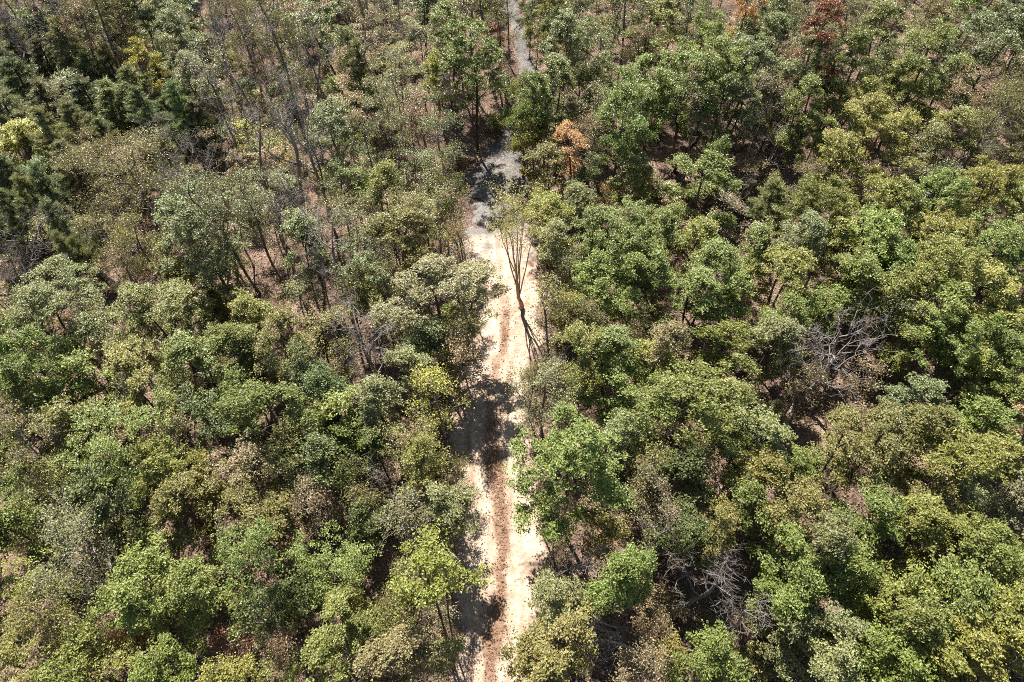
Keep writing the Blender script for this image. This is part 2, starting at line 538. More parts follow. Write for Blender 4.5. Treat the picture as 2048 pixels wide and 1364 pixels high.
def crown_points(n, D, z0, z1, rng, lobes=7, lobe_r=0.5, fill=0.35, ragged=0.0):
    """clump centres over an uneven crown made of lobes, some reaching high, some hanging low"""
    Rr = D / 2; hc = z1 - z0
    L = []
    for k in range(lobes):
        a = 2.4 * k + rng.rand() * 1.1
        f = np.clip((k + 0.5) / lobes + 0.12 * (rng.rand() - 0.5), 0.02, 0.98)   # 0 = top lobe, 1 = lowest
        prof = math.sqrt(max(0.0, 1 - (2 * (1 - f) - 0.85) ** 2 / 1.45))          # width of the crown at this level
        lr = Rr * lobe_r * (0.7 + 0.5 * rng.rand())
        rr = max(0.0, Rr * prof * (0.85 + 0.35 * rng.rand()) - lr * 0.75)
        zz = z0 + lr * 0.5 + (hc - lr * 1.35) * (1 - f) ** 0.8
        L.append((rr * math.cos(a), rr * math.sin(a), zz, lr, f))
    out = []
    per = np.array([l[3] ** 2 * (1.15 - 0.45 * l[4]) for l in L]); per = per / per.sum()
    for k in rng.choice(lobes, n, p=per):
        lx, ly, lz, lr, _ = L[k]
        v = rng.normal(size=3)
        v /= np.linalg.norm(v)
        if v[2] < -0.45:
            v[2] *= -1
        rr = lr * (1 - fill * rng.rand() ** 1.5)
        out.append((lx + v[0] * rr, ly + v[1] * rr, lz + v[2] * rr * 0.95))
    P = np.array(out)
    P[:, 2] = np.clip(P[:, 2], z0 - 0.05 * hc, z1 + 0.05 * hc)
    if ragged:
        # leaf masses gather on some limbs and leave hollows between them
        c = np.array([0, 0, z0 + 0.45 * hc])
        sd0 = rng.randint(1, 900)
        q = P / (0.36 * Rr + 0.35)
        nz = vnoise(q[:, 0] + 0.7 * q[:, 2], q[:, 1] - 0.5 * q[:, 2], sd0) + 0.6 * vnoise(q[:, 0] * 2.1 - q[:, 2], q[:, 1] * 2.1 + q[:, 2], sd0 + 1)
        keep = nz > -0.45 + 0.5 * (rng.rand(len(P)) - 0.5)
        k = 1 + ragged * np.clip(nz, -0.6, 1.0)
        P = c + (P - c) * k[:, None]
        P = P[keep]
    return P


def leaf_attrs(nleaf, clump_id, rng, age_mean=0.35, age_sd=0.12, old_share=0.05):
    nc = clump_id.max() + 1
    ct = rng.normal(0, 0.09, nc); ca = rng.normal(0, 0.08, nc)
    tone = np.clip(0.5 + ct[clump_id] + rng.normal(0, 0.2, nleaf), 0, 1)
    age = age_mean + ca[clump_id] + rng.normal(0, age_sd, nleaf)
    age = np.where(rng.rand(nleaf) < old_share, 0.7 + 0.3 * rng.rand(nleaf), age)
    age = np.clip(age, 0, 1)
    return np.repeat(tone, 2), np.repeat(age, 2)


def foliage(centres, axis_c, clump_r, sprays, per, size, rng, up=0.75, spread=0.19, flat=0.6, jitter=0.55):
    n = len(centres)
    v = rng.normal(size=(n, sprays, 3)); v /= np.linalg.norm(v, axis=2, keepdims=True)
    v[..., 2] = np.where(v[..., 2] < -0.3, -v[..., 2], v[..., 2])
    rr = clump_r * (0.55 + 1.0 * rng.rand(n, 1, 1) ** 1.6) * (0.3 + 0.9 * rng.rand(n, sprays, 1) ** 0.7)
    sc = centres[:, None] + v * rr * np.array([1, 1, flat])
    g = rng.normal(size=(n, sprays, per, 3)) * spread * np.array([1, 1, 0.55])
    c = sc[:, :, None] + g
    outw = sc - axis_c
    outw = outw / np.maximum(np.linalg.norm(outw, axis=2, keepdims=True), 1e-6)
    nrm = np.array([0, 0, up]) + (1 - up) * outw[:, :, None] + 0.5 * v[:, :, None] * (1 - up) + rng.normal(size=c.shape) * jitter
    ids = np.repeat(np.arange(n * sprays), per)
    c = c.reshape(-1, 3); nrm = nrm.reshape(-1, 3)
    s = size * (0.65 + 0.7 * rng.rand(len(c)))
    return c, nrm, s, ids


class Proto:
    pass


def finish(name, segs, leaves, D, h, wood_name='trunk'):
    """prototype = wood mesh + leaf mesh"""
    p = Proto(); p.D = D; p.h = h; p.loose = float(name.startswith('loose'))
    sides = np.where(segs[:, 7] > 0.05, 7, np.where(segs[:, 7] > 0.02, 4, 3))
    V, F = tubes(segs, sides)
    p.wood = new_mesh(name + '_wood', V, F.ravel(), np.full(len(F), 4), smooth=True)
    p.wood.materials.append(BARK)
    p.leaf = None
    if leaves is not None:
        V, F, tone, age, mat = leaves
        p.leaf = new_mesh(name + '_leaves', V, F.ravel(), np.full(len(F), 3), {'leaf_tone': tone, 'leaf_age': age})
        p.leaf.materials.append(mat)
    return p


def flare(segs, h):
    # widen the foot of the trunk a little
    f0 = 1 + 0.5 * np.clip(1 - segs[:, 2] / (0.08 * h), 0, 1) ** 2
    f1 = 1 + 0.5 * np.clip(1 - segs[:, 5] / (0.08 * h), 0, 1) ** 2
    segs[:, 6] *= f0; segs[:, 7] *= f1
    return segs


def make_full(name, D, h, seed, lobes=9, density=1.0, low=0.24, leaf=0.155, lobe_r=0.5, clump=0.46, per=15, up=0.75):
    rng = np.random.RandomState(seed)
    n = int(6.2 * D ** 1.62 * density)
    A = crown_points(n, D * 0.92, low * h, h - 0.35, rng, lobes, lobe_r, ragged=0.17)
    tr = trunk_line(h * 0.8, (rng.normal(0, 0.03), rng.normal(0, 0.03)), rng)
    segs, tips, rad = grow(tr, A, 0.45, 0.013, rng)
    # a few bare twig ends poking beyond the leaves
    segs = flare(segs, h)
    c, nrm, s, ids = foliage(A, np.array([0, 0, (low + 0.2) * h]), clump, 10, per, leaf, rng, up=up, spread=0.128, flat=0.55)
    V, F = leaf_quads(c, nrm, s, rng)
    tone, age = leaf_attrs(len(c), ids, rng)
    return finish(name, segs, (V, F, tone, age, LEAF), D, h)


def make_sparse(name, D, h, seed, leaves=9, low=0.22, n=None, leaf=0.12):
    rng = np.random.RandomState(seed)
    n = n or int(17 * D ** 1.5)
    A = crown_points(n, D, low * h, h, rng, 8, 0.45, fill=0.8)
    tr = trunk_line(h * 0.85, (rng.normal(0, 0.04), rng.normal(0, 0.04)), rng, bend=0.07)
    segs, tips, rad = grow(tr, A, 0.5, 0.011, rng, power=0.45, step=0.45, wob=0.13)
    segs = flare(segs, h)
    # twiglets at every tip
    k = 3
    d = rng.normal(size=(len(tips), k, 3)) + np.array([0, 0, 0.5])
    d = d / np.linalg.norm(d, axis=2, keepdims=True) * (0.25 + 0.4 * rng.rand(len(tips), k, 1))
    p0 = np.repeat(tips, k, axis=0); p1 = p0 + d.reshape(-1, 3)
    tw = np.concatenate([p0, p1, np.full((len(p0), 1), 0.010), np.full((len(p0), 1), 0.006)], 1)
    segs = np.concatenate([segs, tw])
    leaves_d = None
    if leaves:
        c, nrm, s, ids = foliage(tips, np.array([0, 0, low * h]), 0.38, 3, leaves, leaf, rng, up=0.5, spread=0.2, jitter=0.8)
        V, F = leaf_quads(c, nrm, s, rng)
        tone, age = leaf_attrs(len(c), ids, rng, 0.42, 0.2, 0.16)
        leaves_d = (V, F, tone, age, LEAF)
    return finish(name, segs, leaves_d, D, h)


def make_bare(name, D, h, seed, n=None, low=0.3, spread_low=False):
    rng = np.random.RandomState(seed)
    n = n or int(17 * D ** 1.4)
    A = crown_points(n, D, low * h, h, rng, 9, 0.42, fill=0.95, ragged=0.3)
    tr = trunk_line(h * 0.75, (rng.normal(0, 0.06), rng.normal(0, 0.06)), rng, bend=0.12)
    segs, tips, rad = grow(tr, A, 0.55, 0.010, rng, power=0.53, step=0.5, wob=0.12, curve=0.25)
    segs = flare(segs, h)
    k = 4
    d = rng.normal(size=(len(tips), k, 3)) + np.array([0, 0, 0.6])
    d = d / np.linalg.norm(d, axis=2, keepdims=True) * (0.25 + 0.5 * rng.rand(len(tips), k, 1))
    p0 = np.repeat(tips, k, axis=0); p1 = p0 + d.reshape(-1, 3)
    tw = np.concatenate([p0, p1, np.full((len(p0), 1), 0.010), np.full((len(p0), 1), 0.007)], 1)
    return finish(name, np.concatenate([segs, tw]), None, D, h)


def make_pine(name, D, h, seed):
    rng = np.random.RandomState(seed)
    # irregular whorls of limbs, each limb a flat fan of twigs
    A = []
    nl = int(34 * (h / 9))
    for k in range(nl):
        f = ((k + rng.rand()) / nl) ** 0.9
        reach = D / 2 * ((1 - f) ** 0.62 * (0.6 + 0.5 * rng.rand()) + 0.08)
        az = 2.4 * k + rng.rand() * 1.2
        z = h * (0.18 + 0.80 * f)
        m = max(3, int(3.6 * reach + 2.5))
        for q in range(m * 2):
            t = 0.35 + 0.65 * rng.rand() ** 0.7
            a = az + rng.normal(0, 0.28) * (1.2 - 0.5 * t)
            A.append((reach * t * math.cos(a), reach * t * math.sin(a), z + reach * t * (0.22 * t) + rng.normal(0, 0.10)))
    A = np.array(A); n = len(A)
    tr = trunk_line(h * 0.98, (rng.normal(0, 0.03), rng.normal(0, 0.03)), rng, n=20, bend=0.03)
    segs, tips, rad = grow(tr, A, 0.12, 0.0085, rng, power=0.45, step=0.5, wob=0.05, curve=0.1)
    segs = flare(segs, h)
    # needle sprays: narrow blades fanned along each twig
    k = 46
    out = tips - np.stack([np.zeros(n), np.zeros(n), tips[:, 2] - 0.12], 1)
    out /= np.linalg.norm(out, axis=1, keepdims=True)
    tpos = rng.rand(n, k, 1) * -0.6
    base = tips[:, None] + out[:, None] * tpos + rng.normal(size=(n, k, 3)) * np.array([0.10, 0.10, 0.05])
    d = out[:, None] * 0.7 + rng.normal(size=(n, k, 3)) * 0.55 + np.array([0, 0, 0.35])
    d /= np.linalg.norm(d, axis=2, keepdims=True)
    L = 0.12 + 0.13 * rng.rand(n, k, 1)
    sidev = np.cross(d, rng.normal(size=(n, k, 3))); sidev /= np.linalg.norm(sidev, axis=2, keepdims=True)
    w = 0.017
    V = np.stack([base - sidev * w, base + sidev * w, base + d * L + sidev * w * 0.6, base + d * L - sidev * w * 0.6], 2).reshape(-1, 3)
    m = n * k
    i = np.arange(m) * 4
    F = np.stack([np.stack([i, i + 1, i + 2], 1), np.stack([i, i + 2, i + 3], 1)], 1).reshape(-1, 3)
    tone, age = leaf_attrs(m, np.repeat(np.arange(n), k), rng, 0.37, 0.10, 0.05)
    return finish(name, segs, (V, F, tone, age, NEEDLE), D, h)


# ------------------------------------------------------------------ prototypes (their meshes are shared by all copies)
FULL = []
SIZES = [(2.6, 6.0, 6), (2.9, 7.0, 8), (3.5, 8.5, 8), (3.7, 9.5, 10), (3.8, 8.0, 7), (4.6, 10.0, 10), (5.0, 11.0, 13), (5.2, 11.5, 12), (4.7, 12, 14),
         (6.2, 11.5, 15), (6.6, 12.5, 18), (6.4, 12.5, 14), (8.2, 13.5, 20), (8.6, 14.0, 24)]
for i, (D, h, lob) in enumerate(SIZES):
    # two habits of every size: a fuller one, and a looser one with smaller leaves, hanging lower
    lr = 0.5 if D < 4 else (0.42 if D < 7 else 0.33)
    FULL.append(make_full('broadleaf_%02d' % i, D, h, 100 + i, lob, 1.15, lobe_r=lr * 0.92, leaf=0.14, clump=0.52, per=17))
    FULL.append(make_full('loose_%02d' % i, D * 1.04, h * 1.04, 120 + i, lob + 4, 0.62, low=0.18, lobe_r=lr * 0.85, leaf=0.122, clump=0.58, per=15, up=0.6))
TALL = [make_full('tall_%d' % i, D, h, 150 + i, 12, low=0.34, lobe_r=0.5) for i, (D, h) in enumerate([(3.6, 14.0), (4.6, 15.0), (5.4, 14.5)])]
SPARSE = [make_sparse('sparse_%d' % i, D, h, 200 + i, lv) for i, (D, h, lv) in enumerate([(2.4, 6, 8), (3.4, 8.5, 8), (3.6, 10, 6), (4.6, 10.5, 8), (5.0, 11.5, 6), (6.5, 12, 7), (4.0, 13, 7), (10.5, 12, 7)])]
SPARSE += [make_sparse('pole_%d' % i, D, h, 230 + i, lv, 0.46) for i, (D, h, lv) in enumerate([(3.0, 15, 8), (3.8, 16, 6), (4.6, 15.5, 9)])]
BARE = [make_bare('bare_%d' % i, D, h, 300 + i) for i, (D, h) in enumerate([(2.6, 6.0), (4.0, 10.0), (4.4, 13.0), (5.6, 11.0), (6.6, 12.0), (9.0, 12.0)])]
PINE = [make_pine('pine_%d' % i, D, h, 400 + i) for i, (D, h) in enumerate([(2.8, 4.5), (4.8, 9.0), (5.4, 10.0), (6.0, 11.0), (5.4, 8.5)])]
SAPLING = [make_sparse('sapling_%d' % i, D, h, 500 + i, lv, 0.25, n=int(26 * D)) for i, (D, h, lv) in enumerate([(1.6, 3.2, 14), (2.0, 4.5, 12), (1.8, 5.5, 9), (2.4, 5.0, 6)])]
SHRUB = [make_full('shrub_%d' % i, D, h, 540 + i, 4, 1.1, low=0.12, leaf=0.13) for i, (D, h) in enumerate([(1.6, 1.8), (2.1, 2.2), (1.4, 1.3)])]
FAMILY = {'F': FULL, 'T': TALL, 'S': SPARSE, 'B': BARE, 'P': PINE, 'U': SAPLING, 'V': FULL, 'H': SHRUB}
NAME = {'F': 'broadleaf_tree', 'T': 'tall_tree', 'S': 'thin_leaved_tree', 'B': 'bare_tree', 'P': 'pine_tree', 'U': 'sapling', 'V': 'understory_tree', 'H': 'shrub'}

# colours are the whole scattering of a leaf: the material splits it into reflected and transmitted light
LEAF_COLOR = {
    'g': (0.215, 0.255, 0.060), 'y': (0.300, 0.300, 0.072), 'o': (0.240, 0.212, 0.064), 'b': (0.262, 0.282, 0.125),
    'd': (0.128, 0.155, 0.050), 't': (0.355, 0.270, 0.155), 'O': (0.55, 0.30, 0.13), 'R': (0.30, 0.10, 0.065),
    'Y': (0.44, 0.400, 0.060), 'p': (0.225, 0.245, 0.128), 'q': (0.275, 0.300, 0.140), 'w': (0.340, 0.325, 0.175),
}
BARK_COLOR = {'F': (0.115, 0.095, 0.08), 'T': (0.10, 0.085, 0.075), 'S': (0.24, 0.21, 0.19), 'B': (0.27, 0.245, 0.23),
              'P': (0.10, 0.075, 0.06), 'U': (0.19, 0.16, 0.14), 'V': (0.15, 0.125, 0.105), 'H': (0.16, 0.13, 0.11)}


def pick(kind, D, h, rng, tight=0.0):
    fam = FAMILY[kind]
    cost = [p.loose * tight + abs(math.log(D / p.D)) + 0.7 * abs(math.log(h / p.h)) + 0.22 * rng.rand() for p in fam]
    return fam[int(np.argmin(cost))]


def plant(kind, x, y, D, h, col, label, category, group, rng, lean=(0, 0), bark=None, proto=None, name=None):
    p = proto or pick(kind, D, h, rng, 0.25 if x > 3 else 0.05)
    root = bpy.data.objects.new(name or NAME[kind], None)
    root.empty_display_size = 0.3
    root.location = (x, y, terrain(x, y) - 0.06)
    root.rotation_euler = (lean[1] + rng.normal(0, 0.045), lean[0] + rng.normal(0, 0.045), 0)
    COL.objects.link(root)
    rz = rng.rand() * 6.283 if proto is None else 0.0
    jx = 1 + 0.36 * (rng.rand() - 0.5)
    sc = (D / p.D * jx, D / p.D / jx, h / p.h)
    jit = np.clip(1 + rng.normal(0, 0.10), 0.78, 1.25)
    bc = bark or BARK_COLOR[kind]
    bj = np.clip(1 + rng.normal(0, 0.18), 0.6, 1.5)
    w = add('trunk', p.wood, None, root, (bc[0] * bj, bc[1] * bj, bc[2] * bj, 1))
    w.rotation_euler = (0, 0, rz); w.scale = sc
    if p.leaf is not None:
        c = np.array(LEAF_COLOR[col]) * jit * (1 + rng.normal(0, 0.045, 3) * np.array([1.4, 0.6, 1.0]))
        cr = add('crown', p.leaf, None, root, (c[0], c[1], c[2], 1))
        cr.rotation_euler = (0, 0, rz); cr.scale = sc
    root['label'] = label; root['category'] = category
    if group:
        root['group'] = group
    return root


prng = np.random.RandomState(77)
# rows: kind, x, y, crown width, height, leaf colour, label, group (metres, camera at the origin looking along +Y)
WHERE = [
    'at dirt track edge, lone tree side',
    'at dirt track edge, pine side',
    'at gravel drive edge, lone tree side',
    'at gravel drive edge, pine side',
    'beside the dark leaning tree',
    'beside the fallen white birch',
    'beside the felled logs',
    'beside the forked dark tree',
    'beside the leaning brown tree',
    'beside the lone pale tree',
    'beside the second brown tree',
    'beside the tall roadside tree',
    'beside the twin trunk yellow tree',
    'in deep woods, lone tree side',
    'in deep woods, pine side',
    'in gravel drive woods, lone tree side',
    'in gravel drive woods, pine side',
    'in trackside woods, lone tree side',
    'in trackside woods, pine side',
    'near the dark leaning tree',
    'near the fallen white birch',
    'near the felled logs',
    'near the forked dark tree',
    'near the leaning brown tree',
    'near the lone pale tree',
    'near the second brown tree',
    'near the tall roadside tree',
    'near the twin trunk yellow tree',
]
LOOK = [
    'broad feathery dark green pine',
    'broad feathery light green pine',
    'broad round cream tinged green tree',
    'broad round dark green tree',
    'broad round greyish green tree',
    'broad round mid green tree',
    'broad round olive tree',
    'broad round yellow green tree',
    'broad thin crowned dry tan tree',
    'broad thin crowned greyish green tree',
    'broad thin crowned olive tree',
    'feathery dark green pine',
    'feathery light green pine',
    'low dark red shrub',
    'low dry tan shrub',
    'low greyish green shrub',
    'low mid green shrub',
    'low olive shrub',
    'low yellow green shrub',
    'narrow leafless grey tree',
    'round bright yellow tree',
    'round cream tinged green tree',
    'round dark green tree',
    'round dark red tree',
    'round dry tan tree',
    'round greyish green tree',
    'round mid green tree',
    'round olive tree',
    'round orange tree',
    'round yellow green tree',
    'slender dry tan sapling',
    'slender greyish green sapling',
    'slender mid green sapling',
    'slender olive sapling',
    'slender yellow green sapling',
    'small feathery light green pine',
    'small round bright yellow tree',
    'small round dark green tree',
    'small round dark red tree',
    'small round dry tan tree',
    'small round greyish green tree',
    'small round mid green tree',
    'small round olive tree',
    'small round yellow green tree',
    'small thin crowned dark red tree',
    'small thin crowned dry tan tree',
    'small thin crowned greyish green tree',
    'small thin crowned mid green tree',
    'small thin crowned olive tree',
    'small thin crowned orange tree',
    'small thin crowned yellow green tree',
    'tall narrow dark green tree',
    'tall narrow greyish green tree',
    'tall narrow mid green tree',
    'tall narrow yellow green tree',
    'thin crowned bright yellow tree',
    'thin crowned cream tinged green tree',
    'thin crowned dark green tree',
    'thin crowned dry tan tree',
    'thin crowned greyish green tree',
    'thin crowned mid green tree',
    'thin crowned olive tree',
    'thin crowned yellow green tree',
    'wide leafless grey tree',
    'young dry tan tree',
    'young greyish green tree',
    'young mid green tree',
    'young olive tree',
    'young yellow green tree',
]
NEXT_TO = [
    '',
    'bare grey tree',
    'cream tree',
    'dark green tree',
    'dark red shrub',
    'dark red tree',
    'green tree',
    'olive shrub',
    'olive tree',
    'orange tree',
    'pale tree',
    'pine',
    'tan shrub',
    'tan tree',
    'yellow tree',
    'yellowish tree',
]
CATEGORY = {'F': 'tree', 'V': 'tree', 'T': 'tree', 'S': 'tree', 'B': 'bare tree', 'P': 'pine tree', 'U': 'sapling', 'H': 'shrub'}
TREES = []
for row in (
    ('B', -59.02, 79.77, 7.39, 13, '-', 63, 3, 16),
    ('B', -55.99, 78.1, 6.01, 12, '-', 63, 11, 16),
    ('B', -60.08, 77.41, 4.69, 11, '-', 19, 8, 16),
    ('S', -59.32, 77.42, 3.92, 14.55, 'o', 61, 1, 16),
    ('F', -53.55, 78.17, 6.45, 13.42, 'd', 3, 1, 16),
    ('S', -48.83, 72.95, 5.01, 15, 't', 58, 1, 16),
    ('S', -47.19, 75.25, 5.1, 15, 'o', 61, 13, 16),
    ('S', -44.2, 75.04, 5.79, 13, 'o', 61, 3, 16),
    ('F', -42.77, 77.96, 6.41, 13.75, 'd', 3, 8, 16),
    ('F', -46.83, 78.43, 5.16, 13.47, 'd', 22, 8, 16),
    ('T', -39.4, 77.17, 6.38, 12.89, 'b', 52, 11, 16),
    ('F', -36.61, 70.66, 5.46, 12.36, 'b', 25, 11, 16),
    ('B', -47.42, 73.93, 5.25, 9, '-', 63, 8, 16),
    ('P', -50.38, 73.97, 8.01, 11, 'q', 1, 0, 16),
    ('F', -38.86, 66.4, 3.42, 10.91, 'Y', 20, 11, 14),
    ('P', -39.1, 79.37, 3.38, 8, 'q', 35, 0, 16),
    ('F', -36.73, 68.07, 3.6, 10.77, 'b', 25, 14, 16),
    ('F', -33.32, 63.66, 4.02, 10.64, 'b', 25, 11, 14),
    ('B', -32.36, 70.69, 5.49, 15, '-', 63, 10, 16),
    ('S', -30.89, 74.6, 5.72, 13, 'o', 61, 10, 16),
    ('S', -26.8, 73.95, 6.27, 14, 'o', 10, 0, 16),
    ('F', -25.59, 79.27, 3.89, 11.1, 't', 24, 0, 16),
    ('T', -20.04, 71.37, 5.98, 13.26, 'b', 52, 1, 16),
    ('F', -17.75, 66.85, 4.07, 11.78, 'b', 25, 3, 14),
    ('B', -28.18, 63.54, 4.56, 15, '-', 19, 10, 14),
    ('B', -23.61, 64.37, 4.56, 16, '-', 19, 3, 14),
    ('B', -21.04, 63.34, 4.5, 16, '-', 19, 11, 14),
    ('S', -19.56, 63.61, 4.56, 13.63, 'd', 57, 0, 14),
    ('B', -26.23, 64.58, 4, 16, '-', 19, 14, 14),
    ('P', -54.55, 67.93, 8.46, 9, 'p', 0, 1, 14),
    ('P', -49.12, 62.56, 7.68, 9, 'p', 0, 14, 14),
    ('P', -52.68, 61.27, 6.89, 9.97, 'p', 0, 8, 14),
    ('S', -49.83, 67.9, 4.42, 7, 'b', 59, 11, 14),
    ('P', -44.9, 63.71, 7.04, 9, 'p', 0, 10, 14),
    ('P', -41.75, 61.99, 7.61, 9, 'q', 1, 14, 14),
    ('P', -39.11, 62.89, 7.27, 10, 'q', 1, 10, 14),
    ('P', -36.87, 58.57, 6, 10.14, 'p', 11, 10, 14),
    ('P', -33.66, 59.48, 5.37, 9.88, 'q', 12, 10, 14),
    ('P', -32.54, 59.76, 4.76, 7.8, 'p', 11, 14, 14),
    ('P', -46.02, 56.92, 5.96, 9.84, 'p', 11, 8, 14),
    ('P', -44.55, 59.04, 5.43, 8.57, 'p', 11, 0, 14),
    ('F', -49.9, 57.28, 4.77, 8, 'Y', 20, 8, 14),
    ('F', -47.38, 54.37, 2.78, 6, 'b', 40, 11, 14),
    ('F', -51.89, 55.64, 3.38, 6, 'o', 42, 0, 14),
    ('P', -48.75, 50.05, 5.68, 8.84, 'p', 11, 0, 14),
    ('P', -45.32, 49.02, 4.99, 8.25, 'q', 12, 8, 14),
    ('P', -43.84, 49.9, 5.02, 8.48, 'p', 11, 0, 14),
    ('P', -47.74, 51.63, 5.1, 9.21, 'p', 11, 0, 14),
    ('P', -45.47, 46.18, 5.43, 9.38, 'p', 11, 1, 14),
    ('P', -47.76, 45.65, 4.26, 8.04, 'p', 11, 0, 14),
    ('P', -43.25, 53.01, 5.15, 8.62, 'p', 11, 0, 14),
    ('B', -33.34, 53.4, 4.3, 11, '-', 19, 8, 14),
    ('S', -34.31, 48.93, 11.72, 12, 'o', 10, 0, 14),
    ('S', -38.78, 51.49, 4.24, 10.31, 'o', 61, 11, 14),
    ('B', -27.21, 45.82, 8.3, 13.5, '-', 63, 0, 23),
    ('B', -20.65, 50.55, 7.48, 16.5, '-', 63, 2, 14),
    ('B', -18.3, 50.11, 5.01, 15, '-', 63, 8, 14),
    ('B', -23.79, 51.2, 5.59, 15, '-', 63, 0, 14),
    ('F', -28.2, 60.21, 2.9, 5, 'Y', 36, 0, 14),
    ('B', -28.57, 57.94, 4.38, 14, '-', 19, 0, 14),
    ('S', -29.86, 61.56, 3.38, 13.64, 'b', 46, 14, 14),
    ('F', -15.31, 50.94, 5.22, 13.06, 'w', 21, 8, 18),
    ('F', -21.96, 46.36, 4.89, 10.21, 'w', 21, 0, 25),
    ('F', -26.64, 42.96, 5.63, 11.27, 'b', 25, 0, 23),
    ('B', -17.82, 41.96, 5.18, 12, '-', 63, 0, 10),
    ('B', -20.16, 42.12, 3.81, 11, '-', 19, 0, 10),
    ('F', -15.38, 46.81, 3.84, 9.54, 'g', 26, 8, 18),
    ('F', -16.92, 58.56, 3.27, 10.63, 'g', 41, 13, 18),
    ('S', -14.95, 49.44, 3.1, 9.36, 'o', 48, 2, 18),
    ('B', -17.89, 50.28, 4.17, 10, '-', 19, 2, 14),
    ('B', -16.59, 72.34, 4.89, 15, '-', 19, 10, 16),
    ('S', -15.16, 73.05, 4.31, 14, 'b', 59, 1, 16),
    ('B', -13.3, 69.73, 4.19, 14, '-', 19, 3, 16),
    ('B', -11.89, 67.6, 3.57, 12, '-', 19, 3, 18),
    ('T', -9.77, 70.63, 6.43, 13.63, 'd', 51, 0, 16),
    ('T', -6.81, 65.94, 4.47, 14.4, 'g', 53, 0, 26),
    ('F', -8.91, 75.19, 4.31, 11.58, 'd', 22, 5, 16),
    ('S', -4.21, 70.8, 5.96, 15, 't', 58, 10, 16),
    ('S', -2.15, 73.2, 4.93, 12.9, 'b', 59, 0, 3),
    ('S', -5.57, 69.05, 4.2, 12.07, 't', 58, 6, 16),
    ('F', -2.87, 75.99, 2.58, 6, 'R', 38, 0, 3),
    ('S', -1.04, 71.21, 3.67, 11.93, 'o', 61, 10, 3),
    ('F', 2.8, 72.25, 3.63, 11.19, 'd', 22, 15, 2),
    ('F', 4.04, 68.32, 4.09, 11.58, 'd', 22, 10, 2),
    ('F', 5.19, 65.24, 4.52, 12.65, 'b', 25, 0, 2),
    ('F', 4.13, 71.56, 4.18, 12.2, 'y', 29, 0, 2),
    ('F', 6.64, 73.23, 4.83, 12.44, 'd', 22, 8, 2),
    ('S', 7.79, 69.21, 4.78, 12.73, 'b', 59, 0, 15),
    ('F', 9.17, 63.91, 5.85, 13.05, 'b', 25, 13, 17),
    ('S', 11.95, 69.47, 5.33, 14.55, 'b', 59, 15, 15),
    ('F', 11.47, 74.51, 4.29, 11.74, 'o', 27, 3, 15),
    ('T', 15.31, 68.08, 6.08, 13, 'y', 54, 0, 15),
    ('S', 13.49, 66.01, 4.13, 11.46, 't', 58, 0, 17),
    ('S', 14.81, 74.49, 4.99, 12.69, 'd', 57, 8, 15),
    ('F', 18.3, 75.13, 4.32, 11.28, 'o', 27, 10, 15),
    ('S', 19.68, 71.83, 4.27, 13.19, 'd', 57, 10, 15),
    ('F', -11.68, 62.18, 4.71, 11.93, 'w', 21, 13, 18),
    ('S', -13.77, 61.64, 3.32, 15, 't', 45, 2, 18),
    ('S', -10.96, 55.67, 3.67, 14.48, 'b', 59, 8, 18),
    ('P', -16.07, 64.32, 5.5, 11, 'q', 12, 0, 18),
    ('S', -15.16, 54.3, 3.15, 13.56, 't', 45, 8, 18),
    ('S', -12.25, 53.47, 3.12, 13.13, 'o', 48, 10, 18),
    ('S', -8.97, 57.3, 5, 9, 't', 58, 0, 26),
    ('B', -6.2, 59.62, 3.36, 11, '-', 19, 0, 11),
    ('S', -5.66, 49.17, 3.93, 14.99, 'b', 59, 15, 1),
    ('F', -7.28, 61.52, 3.34, 10.58, 'y', 43, 0, 11),
    ('S', -7.85, 63.69, 2.86, 12.61, 't', 45, 0, 26),
    ('S', -9.63, 50.37, 2.52, 13.23, 'o', 48, 3, 18),
    ('S', -12.61, 49.35, 3.48, 13.81, 'b', 59, 2, 18),
    ('F', 1.14, 55.8, 4.18, 12.23, 'g', 26, 15, 2),
    ('F', 4.42, 58.27, 5.07, 12.3, 'g', 26, 2, 2),
    ('F', 3.17, 54.28, 3.69, 9.39, 'g', 26, 13, 2),
    ('F', 1.68, 52.28, 2.57, 10.43, 'y', 43, 6, 2),
    ('F', 5.75, 50.25, 4.51, 11, 'O', 28, 0, 0),
    ('S', 8.07, 56.57, 3.81, 10.82, 'w', 56, 0, 17),
    ('F', 8.52, 60.64, 3.29, 11.54, 'b', 40, 0, 17),
    ('F', 9.77, 51.99, 6.41, 15, 'g', 5, 13, 17),
    ('F', 13.84, 58.11, 6.92, 13, 'g', 5, 13, 7),
    ('F', 16.96, 58.59, 6.91, 13.87, 'g', 5, 10, 7),
    ('S', 7.33, 52.62, 3.16, 10.69, 't', 45, 6, 17),
    ('F', 10.6, 48.36, 4.5, 9.45, 'g', 26, 9, 17),
    ('F', 7.21, 48.59, 3.01, 9.26, 'd', 37, 0, 17),
    ('F', 3.91, 48.69, 4, 9.64, 'o', 27, 9, 0),
    ('F', 5.37, 45.59, 3.42, 8.93, 'b', 25, 0, 0),
    ('S', 8.82, 47.43, 2.07, 7, 'O', 49, 0, 17),
    ('F', 16.69, 46.64, 5.86, 11.32, 'g', 26, 13, 13),
    ('F', 19.22, 49.67, 3.05, 9.86, 'g', 41, 1, 13),
    ('F', -8.61, 47.96, 5.61, 11.46, 'd', 22, 8, 18),
    ('F', -11.09, 45.28, 4.32, 10.43, 'y', 29, 10, 18),
    ('F', -13.39, 46.22, 3.66, 9.82, 'g', 26, 15, 18),
    ('S', -6.63, 43.64, 4.34, 10.96, 'y', 62, 8, 1),
    ('S', -5.28, 46.12, 3.48, 10.12, 'y', 62, 10, 1),
